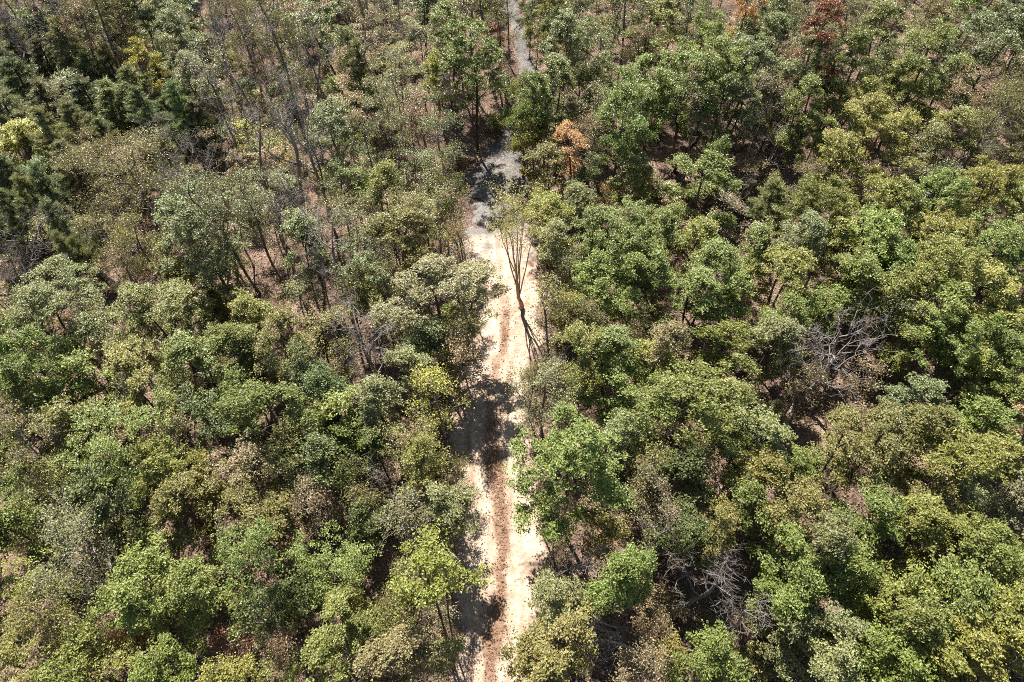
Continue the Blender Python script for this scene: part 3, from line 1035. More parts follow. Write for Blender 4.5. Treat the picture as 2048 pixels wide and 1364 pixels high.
    ('S', -9.7, 43.25, 3.88, 9.59, 'o', 61, 0, 18),
    ('S', -11.92, 43.44, 3.41, 9.42, 'b', 59, 15, 18),
    ('F', 22.3, 66.1, 3.67, 16.5, 'O', 28, 0, 13),
    ('S', 21.59, 74.02, 4.36, 12.03, 'b', 59, 8, 15),
    ('F', 26.46, 69.86, 6.45, 13.14, 'b', 4, 0, 15),
    ('S', 21.93, 68.15, 3.59, 12.48, 't', 58, 9, 15),
    ('S', 30.36, 73.28, 4.94, 12.76, 'o', 61, 10, 15),
    ('F', 24.44, 66.35, 4.61, 11.86, 'b', 25, 9, 13),
    ('F', 29.77, 62.83, 4.55, 15.5, 'R', 23, 0, 13),
    ('F', 34.88, 72.73, 4.83, 11.66, 'b', 25, 8, 15),
    ('S', 35.59, 68.31, 5.6, 13.34, 'b', 59, 6, 15),
    ('F', 40.16, 71.39, 4.74, 12.52, 'd', 22, 8, 15),
    ('S', 43.58, 70.38, 5.38, 13.24, 'o', 61, 6, 15),
    ('F', 47.52, 74.28, 4.27, 11.3, 'o', 27, 6, 15),
    ('F', 46.19, 68.03, 4.61, 12.21, 'g', 26, 8, 15),
    ('F', 47.54, 62.27, 9.74, 14, 'd', 3, 0, 13),
    ('S', 50.72, 72.5, 4.85, 13.4, 'o', 61, 3, 15),
    ('F', 54.32, 72.4, 4.18, 11.99, 'd', 22, 0, 15),
    ('F', 18.99, 64.35, 5.63, 13.03, 'g', 26, 9, 13),
    ('F', 22.75, 61.5, 7.13, 13.01, 'b', 4, 0, 22),
    ('F', 20.11, 56.68, 6.75, 14.53, 'g', 5, 1, 7),
    ('F', 26.91, 66.19, 4.59, 12.19, 'b', 25, 5, 13),
    ('F', 27.95, 60.89, 5.43, 13.38, 'b', 25, 13, 13),
    ('S', 32.64, 65.13, 3.5, 11.19, 'o', 61, 5, 13),
    ('F', 32.74, 60.6, 4.6, 13.51, 'g', 26, 15, 13),
    ('F', 32.89, 58.5, 4.35, 10.89, 'y', 29, 6, 13),
    ('F', 38.72, 67.17, 4.6, 12.34, 'g', 26, 10, 13),
    ('F', 39.39, 59.91, 7.97, 15, 'y', 7, 6, 13),
    ('F', 38.07, 58.9, 4.86, 11.83, 'y', 29, 10, 13),
    ('F', 41.83, 58.67, 4.3, 12.11, 'g', 26, 8, 13),
    ('S', 36.16, 60.41, 4.46, 12.46, 'b', 59, 15, 13),
    ('S', 25.04, 58.42, 4.99, 11.52, 't', 58, 10, 13),
    ('F', 21.96, 57.08, 4.82, 11.35, 'b', 25, 0, 22),
    ('S', 17.76, 54.78, 4.76, 13.26, 't', 58, 0, 7),
    ('F', 27.68, 54.98, 4.16, 12.85, 'g', 26, 1, 13),
    ('F', 31.23, 58.01, 3.81, 10.28, 'g', 26, 5, 13),
    ('F', 26.76, 59.93, 3.84, 11.17, 'b', 25, 6, 13),
    ('F', 28.46, 57.82, 3.35, 7, 'b', 40, 6, 13),
    ('S', 42.16, 56.17, 4.26, 13.4, 't', 58, 6, 13),
    ('S', 45.49, 55.11, 6.23, 14.86, 'o', 10, 13, 13),
    ('S', 41.52, 50.56, 6.46, 14.47, 'o', 10, 1, 13),
    ('S', 47.45, 53.69, 3.68, 10.99, 'o', 61, 13, 13),
    ('F', 31.48, 49.4, 7.98, 13.84, 'y', 7, 13, 13),
    ('F', 28.78, 51.74, 3.08, 10.07, 'g', 41, 15, 13),
    ('F', 29.72, 50.02, 4.05, 9.6, 'y', 29, 13, 13),
    ('F', 39.51, 53.11, 3.38, 9.49, 'y', 43, 0, 13),
    ('F', 39.75, 50.62, 4.99, 11.17, 'o', 27, 10, 13),
    ('S', 37.94, 50.13, 3.6, 9.86, 'b', 59, 8, 13),
    ('B', 41.27, 49.35, 5.61, 10, '-', 63, 0, 13),
    ('F', 45.77, 49.46, 3.5, 9.09, 'o', 27, 1, 13),
    ('B', 22.66, 56.43, 3.9, 9, '-', 19, 0, 22),
    ('S', 20.17, 56.02, 3.34, 8, 't', 45, 0, 7),
    ('B', 25.34, 54.2, 3.3, 8, '-', 19, 6, 13),
    ('S', 31.03, 48.85, 7.31, 7, 't', 8, 0, 13),
    ('S', 27.51, 48.69, 3.1, 8.88, 't', 45, 15, 13),
    ('S', 33.98, 46.08, 3.97, 9.84, 'o', 61, 10, 13),
    ('S', 36.72, 46.36, 3.98, 9.63, 'b', 59, 6, 13),
    ('P', 24.34, 47.85, 5.52, 7, 'q', 12, 0, 13),
    ('F', 25.86, 42.07, 5.54, 11.74, 'g', 26, 11, 13),
    ('F', 29.59, 42.52, 5.53, 12.17, 'y', 29, 8, 13),
    ('F', 35.78, 42.74, 5.06, 11.93, 'g', 26, 0, 13),
    ('F', 39.1, 43.05, 5.97, 12.04, 'y', 29, 1, 13),
    ('F', 41.6, 41.62, 5, 11.1, 'y', 29, 0, 13),
    ('S', 20.13, 46.46, 3.62, 7, 't', 58, 1, 13),
    ('B', 21.61, 49.22, 2.65, 7, '-', 19, 11, 13),
    ('F', 32.49, 41.79, 4.61, 11.1, 'g', 26, 0, 13),
    ('B', -42.73, 42.38, 5.9, 10, '-', 63, 11, 14),
    ('B', -40.08, 43.85, 4.52, 9, '-', 19, 0, 20),
    ('B', -43.73, 39.43, 5.37, 8, '-', 63, 0, 14),
    ('P', -39.32, 43.46, 5.26, 9.72, 'p', 11, 0, 20),
    ('P', -38.01, 42.16, 4.07, 8.46, 'p', 11, 0, 5),
    ('S', -33.9, 40.05, 4.25, 10.98, 'o', 61, 0, 5),
    ('S', -31.46, 40.26, 4.29, 10, 'y', 62, 0, 5),
    ('S', -33.21, 37.93, 3.3, 8.64, 't', 45, 0, 5),
    ('F', -25.02, 38.73, 6.62, 12.85, 'b', 4, 0, 8),
    ('F', -27.85, 37.57, 3.18, 8.96, 'o', 42, 0, 23),
    ('F', -17.56, 38.88, 4.5, 10.17, 'b', 25, 0, 10),
    ('S', -24.44, 43.68, 2.96, 8.69, 'b', 46, 0, 8),
    ('F', -34.23, 31.48, 7.83, 13, 'b', 4, 0, 14),
    ('F', -41.01, 35.34, 3.61, 8.75, 'o', 27, 1, 14),
    ('F', -38.73, 32.12, 3.45, 9.92, 'o', 27, 10, 14),
    ('F', -26.85, 32.06, 7.76, 11, 'o', 6, 0, 14),
    ('S', -31.91, 32.36, 2.65, 9.04, 't', 45, 10, 14),
    ('P', -24.77, 36.76, 4, 5, 'q', 12, 0, 8),
    ('P', -25.31, 34.65, 2.75, 4, 'q', 35, 0, 23),
    ('F', -17.61, 36.42, 2.74, 6, 'b', 40, 0, 25),
    ('F', -20.14, 32.47, 4.27, 9.42, 'y', 29, 6, 14),
    ('F', -19.67, 28.88, 4.46, 10.37, 'g', 26, 3, 14),
    ('F', -17.11, 29.06, 4.46, 10.33, 'o', 27, 6, 14),
    ('F', -13.99, 29.14, 5.61, 11.57, 'o', 27, 1, 18),
    ('F', -33.34, 27.12, 5.89, 12.93, 'g', 26, 8, 14),
    ('F', -38.4, 29.21, 3.37, 9.15, 'b', 40, 8, 14),
    ('F', -32.6, 26.08, 3.65, 8.79, 'g', 26, 13, 14),
    ('F', -30.29, 27.03, 4.04, 9.8, 'g', 26, 10, 14),
    ('F', -25.93, 26.33, 5.51, 10.76, 'y', 29, 10, 14),
    ('F', -22.79, 27.02, 4.75, 10.74, 'g', 26, 15, 14),
    ('F', -30.69, 23.26, 4.25, 10.08, 'o', 27, 15, 14),
    ('S', -29.22, 29.33, 2.98, 9.29, 't', 45, 6, 14),
    ('F', -20.03, 27.82, 3.64, 9.13, 'd', 22, 6, 14),
    ('F', -14.58, 26.83, 3.57, 9.56, 'd', 22, 1, 18),
    ('S', -26.06, 25.81, 4.5, 9, 'b', 59, 15, 14),
    ('S', -34.71, 24.09, 5.93, 11.62, 'o', 61, 15, 14),
    ('F', -35.03, 21.71, 3.07, 9.15, 'y', 43, 8, 14),
    ('F', -25.17, 20.89, 7.15, 13, 'g', 5, 13, 14),
    ('F', -21.3, 23.69, 4.01, 10, 'd', 22, 13, 14),
    ('F', -15.95, 22.6, 5.31, 12, 'g', 26, 3, 18),
    ('F', -13.54, 25.22, 4.27, 9.82, 'd', 22, 15, 18),
    ('F', -11.8, 23.62, 4.21, 9.35, 'y', 29, 6, 18),
    ('F', -19.3, 25.08, 3.12, 9.18, 'g', 41, 3, 14),
    ('S', -23.04, 22.92, 2.76, 8.6, 't', 45, 3, 14),
    ('B', -13.99, 36.69, 4.8, 14, '-', 19, 10, 18),
    ('S', -14.07, 41.38, 3.78, 10.62, 'o', 61, 0, 25),
    ('B', -15.24, 36.73, 3.2, 9, '-', 19, 0, 25),
    ('S', -17.6, 27.16, 2.47, 8.86, 'b', 46, 8, 14),
    ('S', -11.67, 39.71, 5.06, 11.38, 'b', 59, 1, 18),
    ('F', -9.46, 38.38, 5.33, 11.04, 'o', 27, 10, 18),
    ('F', -7.17, 40.15, 5.44, 11.05, 'o', 27, 15, 18),
    ('S', -5.88, 43.48, 3.44, 8.37, 'y', 62, 13, 1),
    ('F', -12.02, 35.63, 3.91, 10.29, 'b', 25, 8, 18),
    ('F', -11.06, 34.43, 3.49, 8.88, 'o', 27, 2, 18),
    ('S', -12.75, 33.87, 3.08, 9.68, 'o', 48, 1, 18),
    ('S', -9.87, 36.13, 3.17, 9, 'o', 48, 13, 18),
    ('F', -5.42, 32.73, 8.29, 12, 'w', 2, 0, 1),
    ('F', -6.92, 29.78, 3.72, 9, 'd', 22, 0, 1),
    ('F', -7.32, 26.64, 3.39, 9.12, 'b', 40, 0, 1),
    ('B', -11.37, 30.85, 4.61, 12, '-', 19, 8, 18),
    ('B', -10.18, 28.9, 4.13, 11, '-', 19, 15, 18),
    ('B', -12.71, 29.07, 3.41, 8, '-', 19, 0, 18),
    ('F', -8.9, 24.62, 4.43, 10.01, 'b', 25, 3, 18),
    ('S', -4.38, 27.69, 3.51, 9.09, 't', 58, 0, 1),
    ('S', -5.39, 25.23, 3.97, 9.96, 'Y', 55, 0, 1),
    ('S', -5.88, 21.7, 4.16, 10.49, 'y', 62, 3, 1),
    ('S', -4.69, 30.1, 3.39, 9.3, 'o', 48, 3, 1),
    ('F', -10.66, 22.17, 3.42, 8.61, 'g', 26, 10, 18),
    ('F', -9.25, 21.8, 3.02, 8.6, 'd', 37, 6, 18),
    ('F', -4.01, 31.6, 2.54, 8.55, 'o', 42, 0, 1),
    ('S', -3.89, 38.68, 2.78, 9.48, 't', 45, 8, 1),
    ('F', 3.44, 42.09, 3.74, 9.92, 'y', 29, 10, 0),
    ('F', 4.37, 39.15, 4.08, 9.96, 'b', 25, 0, 9),
    ('F', 2.5, 45.32, 2.46, 7.94, 'y', 43, 10, 0),
    ('F', 8.94, 37.56, 6.53, 12.76, 'g', 5, 10, 17),
    ('F', 12.2, 39.81, 5.89, 11.54, 'g', 26, 15, 17),
    ('F', 7.34, 40.27, 4.59, 10.15, 'g', 26, 10, 24),
    ('F', 9.44, 34.29, 5.91, 12.12, 'g', 26, 8, 17),
    ('F', 6.41, 35.9, 3.94, 10.01, 'g', 26, 15, 24),
    ('F', 14.78, 39.43, 4.57, 10.54, 'y', 29, 6, 17),
    ('S', 5.16, 36.88, 3.21, 8.78, 'b', 46, 0, 0),
    ('S', 3.15, 32.79, 3.91, 9.67, 'y', 62, 0, 0),
    ('F', 4.45, 34.49, 2.64, 7.78, 'y', 43, 6, 0),
    ('B', 3.76, 31.22, 3.95, 7, '-', 19, 0, 0),
    ('S', 5.62, 31.55, 3.02, 9.25, 'o', 48, 1, 17),
    ('F', 7.26, 33.28, 3.43, 9.24, 'g', 26, 1, 17),
    ('F', 4.9, 27.94, 4.75, 10.96, 'y', 29, 6, 0),
    ('F', 7.37, 26.9, 4.72, 10.52, 'g', 26, 13, 17),
    ('F', 10.05, 27.52, 4.01, 9.56, 'y', 29, 13, 17),
    ('F', 11.57, 28.26, 4.36, 11.21, 't', 24, 0, 17),
    ('F', 7.01, 25.28, 3.54, 8.82, 'g', 26, 10, 17),
    ('S', 9.05, 30.53, 3.01, 8.52, 'o', 48, 15, 17),
    ('F', 14.21, 33.25, 4.7, 10.04, 'g', 26, 0, 17),
    ('F', 15.82, 36.33, 4.83, 10.81, 'g', 26, 0, 13),
    ('F', 17.26, 34.4, 3.92, 9.49, 'g', 26, 0, 13),
    ('F', 15.81, 30.57, 3.35, 8.93, 'g', 41, 10, 13),
    ('S', 2.37, 25.37, 4.82, 9, 'b', 59, 0, 0),
    ('S', 1.33, 26.97, 2.48, 8.17, 'o', 48, 10, 0),
    ('F', 11.75, 22.94, 7.62, 13, 'g', 5, 15, 17),
    ('F', 9.25, 24.02, 3.44, 9.95, 'g', 26, 3, 17),
    ('F', 7.8, 22.45, 3.42, 8.91, 'b', 25, 6, 17),
    ('S', 9.63, 22.4, 2.73, 8.41, 't', 45, 10, 17),
    ('F', 3.58, 17.82, 6.96, 13, 'g', 5, 0, 0),
    ('S', 2.16, 17.6, 2.2, 8.37, 'o', 48, 6, 0),
    ('F', 21.08, 35.13, 5.62, 10.76, 'y', 29, 0, 13),
    ('F', 19.67, 38.91, 4.55, 10.11, 'g', 26, 0, 13),
    ('F', 23.52, 38.77, 4.49, 10.92, 'b', 25, 15, 13),
    ('F', 26.43, 40.14, 5.03, 10.44, 'y', 29, 0, 13),
    ('F', 29.07, 38.89, 5.81, 11.4, 'g', 26, 0, 13),
    ('F', 33.16, 38.45, 6.18, 11.54, 'y', 7, 1, 13),
    ('F', 36.56, 37.1, 6.44, 11.92, 'g', 5, 0, 13),
    ('F', 40.68, 38.41, 3.56, 9.74, 't', 24, 15, 13),
    ('F', 20.35, 31.45, 4.18, 10.18, 'g', 26, 0, 13),
    ('F', 19.17, 28.84, 4.45, 9.97, 'b', 25, 11, 13),
    ('F', 26.59, 35.14, 5.19, 10.3, 'g', 26, 0, 13),
    ('F', 29.86, 36.15, 4.81, 10.41, 'g', 26, 0, 13),
    ('F', 31.52, 33.68, 6.22, 12.39, 'y', 7, 0, 13),
    ('F', 35.36, 33.13, 5.82, 11.42, 'y', 29, 0, 13),
    ('F', 39.06, 33.74, 3.42, 9.16, 'g', 26, 0, 13),
    ('S', 29.59, 33.37, 3.94, 9.07, 'g', 60, 0, 19),
    ('F', 31.94, 30.03, 5.58, 11.83, 'g', 26, 1, 19),
    ('F', 36.22, 30.76, 4.95, 9.77, 'y', 29, 0, 13),
    ('F', 24.26, 33.59, 3.47, 8.64, 'g', 26, 0, 13),
    ('F', 30.38, 29.94, 3.69, 9.27, 'g', 26, 0, 4),
    ('F', 33.93, 27.98, 3.99, 9.75, 'g', 26, 15, 19),
    ('F', 36.98, 28.37, 3.23, 9.07, 'g', 41, 13, 13),
    ('B', 23.21, 28.46, 8.17, 11, '-', 63, 0, 19),
    ('B', 31.22, 32.4, 4.34, 9, '-', 19, 0, 19),
    ('F', 28.03, 24.17, 3.83, 9.2, 'b', 25, 0, 4),
    ('P', 19.67, 26.03, 2.97, 4, 'q', 35, 0, 13),
    ('S', 20.88, 26.22, 2.44, 8.49, 't', 45, 11, 13),
    ('F', 31.83, 25.41, 4.25, 9.65, 'y', 29, 0, 4),
    ('F', 34.4, 24.92, 4.27, 9.03, 'y', 29, 0, 19),
    ('F', 31.14, 21.64, 4.76, 10.3, 'g', 26, 13, 19),
    ('F', 34.78, 22.77, 3.04, 8.56, 't', 39, 0, 13),
    ('F', 16.74, 20.84, 4, 9.96, 'b', 25, 8, 13),
    ('F', 21.36, 20.39, 4.66, 10.26, 'o', 27, 6, 13),
    ('F', 23.33, 20.38, 4.95, 11.17, 'o', 27, 15, 13),
    ('F', 26.02, 20.21, 4.62, 10.7, 'o', 27, 0, 19),
    ('S', -31.26, 20.42, 5.25, 11.83, 'o', 61, 6, 14),
    ('F', -25.23, 17.44, 4.22, 10.58, 'd', 22, 10, 14),
    ('F', -31.26, 17.42, 4.28, 10.37, 'g', 26, 0, 14),
    ('F', -30.47, 18.92, 2.97, 8.73, 'y', 43, 6, 14),
    ('F', -21.96, 19.35, 4.3, 10.74, 'y', 29, 8, 14),
    ('F', -20.85, 16.87, 4.56, 9.75, 'o', 27, 13, 14),
    ('F', -17.1, 19.11, 4.31, 10, 't', 24, 0, 14),
    ('F', -19.8, 19.25, 2.2, 8.5, 'y', 43, 13, 14),
    ('F', -12.76, 20, 4.02, 9.61, 'd', 22, 10, 18),
    ('S', -14.07, 18.63, 2.23, 8.76, 'b', 46, 3, 18),
    ('S', -12.19, 17.51, 3.29, 9.01, 't', 45, 10, 18),
    ('F', -15.09, 21.28, 3.36, 8.91, 'o', 42, 0, 18),
    ('F', -16.79, 16.51, 4.15, 10.16, 'o', 27, 3, 14),
    ('F', -14.55, 15.83, 3.45, 9.59, 'o', 27, 6, 18),
    ('F', -14.83, 13.66, 6.15, 12, 'g', 5, 0, 18),
    ('F', -30.93, 15.23, 3.8, 10.17, 'g', 26, 0, 14),
    ('S', -26.51, 14.66, 6.95, 11, 'b', 9, 0, 14),
    ('F', -30.14, 11.51, 3.63, 9.37, 'y', 29, 4, 14),
    ('F', -29, 12.77, 3.04, 9.02, 'y', 43, 10, 14),
    ('F', -21.5, 11.94, 5.16, 11.18, 'g', 26, 4, 14),
    ('F', -17.44, 11.4, 4.48, 10.44, 'g', 26, 5, 14),
    ('F', -19.85, 10.98, 2.96, 8.21, 'g', 41, 5, 14),
    ('F', -10.81, 13.25, 4.47, 9.86, 'g', 26, 13, 18),
    ('F', -13.86, 10.97, 2.89, 9.41, 'd', 37, 10, 18),
    ('F', -12.38, 11.85, 2.33, 7.73, 'd', 37, 15, 18),
    ('H', -24.45, 10.73, 2.9, 3, 'R', 13, 0, 14),
    ('S', -26.98, 10.12, 3.31, 9.74, 'y', 50, 4, 14),
    ('F', -22.06, 7.99, 3.43, 9.01, 'y', 29, 5, 14),
    ('F', -18.72, 7.79, 3.94, 10.2, 'g', 26, 0, 14),
    ('S', -25.32, 10.05, 2.35, 8.21, 'y', 50, 6, 14),
    ('S', -14.46, 10.04, 2.62, 8.82, 'b', 46, 5, 18),
    ('F', -10.12, 8.52, 4.96, 9.48, 'y', 29, 0, 27),
    ('S', -12.63, 8.24, 1.93, 8.16, 't', 45, 6, 18),
    ('F', -15.28, 7.12, 3.03, 9.37, 'y', 43, 0, 18),
    ('F', -13.12, 7.18, 2.49, 7.75, 'g', 41, 15, 18),
    ('F', -26.94, 7.78, 4, 10.35, 'y', 29, 0, 14),
    ('F', -24.9, 7.93, 3.45, 8.89, 'g', 26, 0, 14),
    ('S', -16.95, 9.75, 2.4, 5, 'R', 44, 0, 14),
    ('F', -10.23, 19.98, 2.59, 8.46, 'd', 37, 1, 18),
    ('S', -9.58, 17.81, 2.97, 7.81, 'o', 48, 15, 18),
    ('F', -6.23, 19.71, 3.45, 9.76, 'y', 29, 0, 1),
    ('B', -8.72, 18.89, 3.39, 8, '-', 19, 13, 18),
    ('S', -6.64, 16.17, 3.91, 9.53, 'b', 59, 3, 1),
    ('F', -3.92, 15.96, 3.48, 9.01, 'b', 25, 0, 1),
    ('S', -4.77, 18.08, 2.23, 7.89, 'o', 48, 13, 1),
    ('F', -9.12, 15.94, 2.47, 7.95, 'd', 37, 8, 18),
    ('F', -6.28, 7.69, 4.63, 9, 'b', 25, 0, 12),
    ('F', -3.72, 8.6, 1.95, 6, 'b', 40, 0, 12),
    ('F', -8.37, 9.47, 2.23, 8.65, 'o', 42, 0, 27),
    ('S', -7.3, 11.11, 2.68, 8.62, 'o', 48, 15, 12),
    ('F', -9.5, 11.06, 1.97, 8.31, 'y', 43, 0, 27),
    ('F', 1.94, 11.06, 3.4, 9.12, 'b', 25, 0, 6),
    ('F', 2.41, 8.47, 5.24, 10, 'o', 27, 10, 0),
    ('F', 6.31, 12.15, 4.34, 11, 'g', 26, 0, 6),
    ('S', 9.28, 17.7, 3.27, 9.57, 't', 45, 3, 21),
    ('S', 10.09, 20.03, 3.57, 9.41, 'y', 62, 0, 17),
    ('F', 11.05, 18.46, 3.92, 9.89, 'd', 22, 0, 17),
    ('S', 8.6, 15.22, 2.79, 10.16, 't', 45, 12, 21),
    ('F', 11.11, 15.5, 3.43, 9.54, 'd', 22, 0, 21),
    ('B', 3.93, 13.49, 3.85, 8, '-', 19, 0, 6),
    ('S', 2.89, 15.79, 2.49, 8.91, 't', 45, 0, 0),
    ('S', 7.91, 10.2, 2, 8.04, 't', 45, 7, 6),
    ('S', 6.93, 7.84, 2.84, 9.47, 't', 45, 6, 6),
    ('H', 9.84, 8.66, 2.44, 3, 'o', 17, 6, 21),
    ('B', 11.53, 12.18, 5.35, 10, '-', 63, 0, 21),
    ('B', 13.66, 10.76, 2.68, 8, '-', 19, 0, 17),
    ('H', 10.1, 12.39, 2.59, 2, 't', 14, 0, 6),
    ('F', 12.92, 15.43, 3.08, 9.54, 'o', 42, 0, 17),
    ('F', 16.4, 18.72, 4.64, 9.39, 'y', 29, 0, 13),
    ('F', 15.38, 20.57, 2.97, 8.19, 'b', 40, 15, 13),
    ('F', 17.24, 16.66, 3.75, 10.58, 'o', 27, 0, 13),
    ('F', 14.56, 17.15, 3.16, 9.19, 'g', 41, 8, 13),
    ('F', 19.09, 18.81, 2.87, 8.79, 'g', 41, 0, 13),
    ('F', 26.15, 18.03, 3.83, 9.87, 'o', 27, 13, 13),
    ('F', 28.78, 18.45, 5.81, 12.15, 'y', 29, 0, 13),
    ('F', 30.78, 16.77, 4.12, 10.27, 't', 24, 10, 13),
    ('F', 27.14, 17.03, 3.14, 8.86, 'b', 40, 8, 13),
    ('F', 18.33, 14.3, 4.26, 11.08, 'b', 25, 0, 13),
    ('F', 21.75, 15.8, 4.07, 9.81, 'g', 26, 0, 13),
    ('F', 23.61, 14.87, 4.69, 9.89, 'y', 29, 0, 13),
    ('F', 26.15, 14.27, 4.65, 10.03, 'g', 26, 0, 13),
    ('F', 16.29, 14.11, 3.68, 9.38, 'g', 26, 3, 13),
    ('F', 17.01, 12.04, 3.9, 9.46, 'g', 26, 7, 13),
    ('F', 19.44, 11.9, 4.5, 10.09, 'g', 26, 0, 13),
    ('F', 21.83, 11.69, 3.86, 9.78, 'g', 26, 0, 13),
    ('F', 16.16, 10.39, 3.58, 7.76, 'b', 25, 7, 13),
    ('F', 18.06, 9.66, 3.49, 8.9, 'b', 25, 1, 13),
    ('F', 28.54, 13.24, 4.55, 10.77, 'g', 26, 0, 13),
    ('F', 24.32, 11.26, 4.74, 10.74, 'g', 26, 0, 13),
    ('F', 27.14, 10.54, 4.73, 10.04, 'y', 29, 0, 13),
    ('F', 30.44, 12.58, 2.66, 8.27, 'g', 41, 0, 13),
    ('F', 21.76, 9.39, 4.32, 10.64, 'g', 26, 0, 13),
    ('F', 24.35, 8.41, 4.59, 10.14, 'y', 29, 0, 13),
    ('F', 19.68, 8.78, 4.04, 9.51, 'g', 26, 0, 13),
    ('F', 26.38, 7.82, 3.91, 10.6, 'y', 29, 0, 13),
    ('F', 21.08, 7.53, 3.68, 9.27, 'g', 26, 0, 13),
    ('F', 17.16, 7.53, 3.37, 9.5, 'b', 40, 7, 13),
    ('F', 23.04, 7, 3.64, 9.39, 'y', 29, 0, 13),
    ('F', 11.38, 7.69, 3.39, 9.22, 'g', 41, 0, 21),
    ('H', 15.91, 8.75, 2.47, 2, 'o', 17, 10, 13),
    ('F', 15.62, 11.49, 2.31, 7.84, 'g', 41, 7, 13),
    ('S', 29.69, 16.01, 2.84, 8.61, 'b', 46, 0, 13),
    ('F', 1.32, 53.68, 2.85, 10.95, 'g', 41, 15, 2),
    ('F', 0.56, 61.11, 2.52, 9.39, 'y', 43, 10, 2),
    ('F', 2.22, 56.17, 3.18, 10.73, 'g', 41, 2, 2),
    ('S', -0.23, 76.15, 3.82, 11.26, 'o', 61, 5, 3),
    ('F', 2.19, 77.44, 3.16, 10.42, 'd', 37, 0, 2),
    ('S', -4.12, 13.51, 2.14, 6, 'o', 48, 10, 12),
    ('S', -3.84, 18.47, 1.93, 5, 't', 45, 10, 1),
    ('S', -3.85, 21.08, 1.79, 5, 'o', 48, 15, 1),
    ('F', 1.4, 9.29, 1.97, 6, 'o', 42, 0, 0),
    ('S', -4.64, 10.93, 2.09, 5, 't', 45, 0, 12),
    ('B', -55.2, 69.91, 5.57, 14, '-', 63, 0, 16),
    ('B', -52.03, 75.15, 5.16, 14, '-', 63, 13, 16),
    ('S', -48.56, 76.52, 5.15, 15, 'o', 61, 11, 16),
    ('P', -46.13, 72.08, 4.56, 8.26, 'p', 11, 1, 16),
    ('P', -58.54, 76.59, 6.32, 9, 'p', 0, 8, 16),
    ('P', -55.51, 74.55, 6.25, 8, 'p', 0, 1, 16),
    ('P', -58.1, 71.59, 6.84, 9, 'p', 0, 3, 16),
    ('F', -51.59, 72.18, 3.85, 7, 'd', 22, 11, 16),
    ('P', -47.92, 71.23, 6.05, 8, 'p', 0, 13, 16),
    ('F', -60.95, 76.06, 3.97, 8, 'd', 22, 1, 16),
    ('F', -57.92, 78.71, 4.03, 8, 'd', 22, 0, 16),
    ('F', -51.84, 79.26, 4.67, 9, 'd', 22, 13, 16),
    ('P', -38.85, 67.21, 4.37, 8, 'p', 11, 0, 14),
    ('P', -33.99, 53.63, 3.88, 8, 'p', 11, 0, 14),
    ('P', -40.78, 57.1, 4.67, 8, 'p', 11, 0, 14),
    ('H', -44.12, 87.74, 2.09, 1.82, 'g', 16, 0, 16),
    ('F', 60.52, 58.66, 5.26, 11.79, 'y', 29, 0, 13),
    ('S', 28.78, 5.85, 2.83, 6.86, 't', 45, 6, 13),
    ('H', 49.91, 66.53, 1.88, 1.11, 't', 14, 6, 13),
    ('U', -32.08, 42.92, 1.79, 5.17, 't', 30, 0, 5),
    ('H', -30.33, 88.73, 1.77, 2.15, 't', 14, 0, 16),
    ('U', -6.82, 78.81, 1.5, 3.49, 'o', 33, 3, 16),
    ('U', -12.49, 78.06, 2.53, 4.94, 't', 30, 3, 16),
    ('S', -57.92, 57.63, 4.68, 11.56, 'b', 59, 8, 14),
    ('F', 46.14, 39.13, 5.23, 11.68, 'y', 29, 0, 13),
    ('U', -4.64, 86.04, 2.06, 4.63, 'g', 32, 0, 3),
    ('S', 27.74, 89.6, 4.19, 10.49, 't', 58, 0, 15),
    ('H', 50.28, 58.58, 1.51, 1.54, 'b', 15, 3, 13),
    ('S', 37.88, 18.24, 4.98, 11.28, 'o', 61, 0, 13),
    ('F', 47.41, 92.36, 5.62, 12.36, 'y', 29, 0, 15),
    ('F', -72.02, 71.98, 6.1, 12.25, 'd', 3, 0, 16),
    ('H', 11.53, 44.51, 2.05, 1.92, 'y', 18, 6, 17),
    ('H', -65.99, 92.19, 1.72, 1.2, 'o', 17, 0, 16),
    ('S', -55.42, 40.03, 4.8, 11.71, 't', 58, 0, 14),
    ('H', -36.19, 80.63, 2.17, 2.1, 'y', 18, 11, 16),
    ('U', 7.9, 80.58, 1.94, 4.24, 't', 30, 3, 15),
    ('F', -17.47, 93.85, 3.62, 9.88, 'g', 26, 0, 16),
    ('H', -40.68, 73.55, 2.03, 1.25, 't', 14, 8, 16),
    ('U', -55.51, 94.01, 2.27, 5.63, 't', 30, 0, 16),
    ('U', -14, 88.67, 1.8, 3.71, 't', 30, 0, 16),
    ('F', 64.33, 89.91, 3.98, 10.14, 'o', 27, 0, 15),
    ('U', 18.98, 78.11, 2.07, 3.77, 'g', 32, 8, 15),
    ('H', 33.04, 75.98, 1.94, 1.85, 't', 14, 10, 15),
    ('P', -78.51, 81.75, 5.47, 11.99, 'p', 11, 0, 16),
    ('V', -16.34, 83.48, 2.97, 6.87, 't', 64, 0, 16),
    ('H', -41.38, 52.17, 1.64, 2.18, 'y', 18, 11, 14),
    ('U', 41.65, 67.67, 2.12, 3.26, 'y', 34, 0, 13),
    ('S', 34.22, 5.3, 3.79, 10.22, 'b', 59, 0, 13),
    ('H', 26.82, 86.59, 1.55, 1.19, 'o', 17, 0, 15),
    ('S', 17.09, 95.98, 5.04, 11.32, 'o', 61, 0, 15),
    ('U', -18.54, 58.05, 1.71, 4.9, 'o', 33, 6, 14),
    ('F', -64.04, 64.23, 4.75, 10.78, 'y', 29, 0, 14),
    ('F', -25.95, 97.97, 4.02, 10.35, 'o', 27, 0, 16),
    ('F', 53.73, 90.27, 4.12, 10.31, 'y', 29, 0, 15),
    ('H', -11.82, 87.55, 1.3, 1.26, 't', 14, 0, 16),
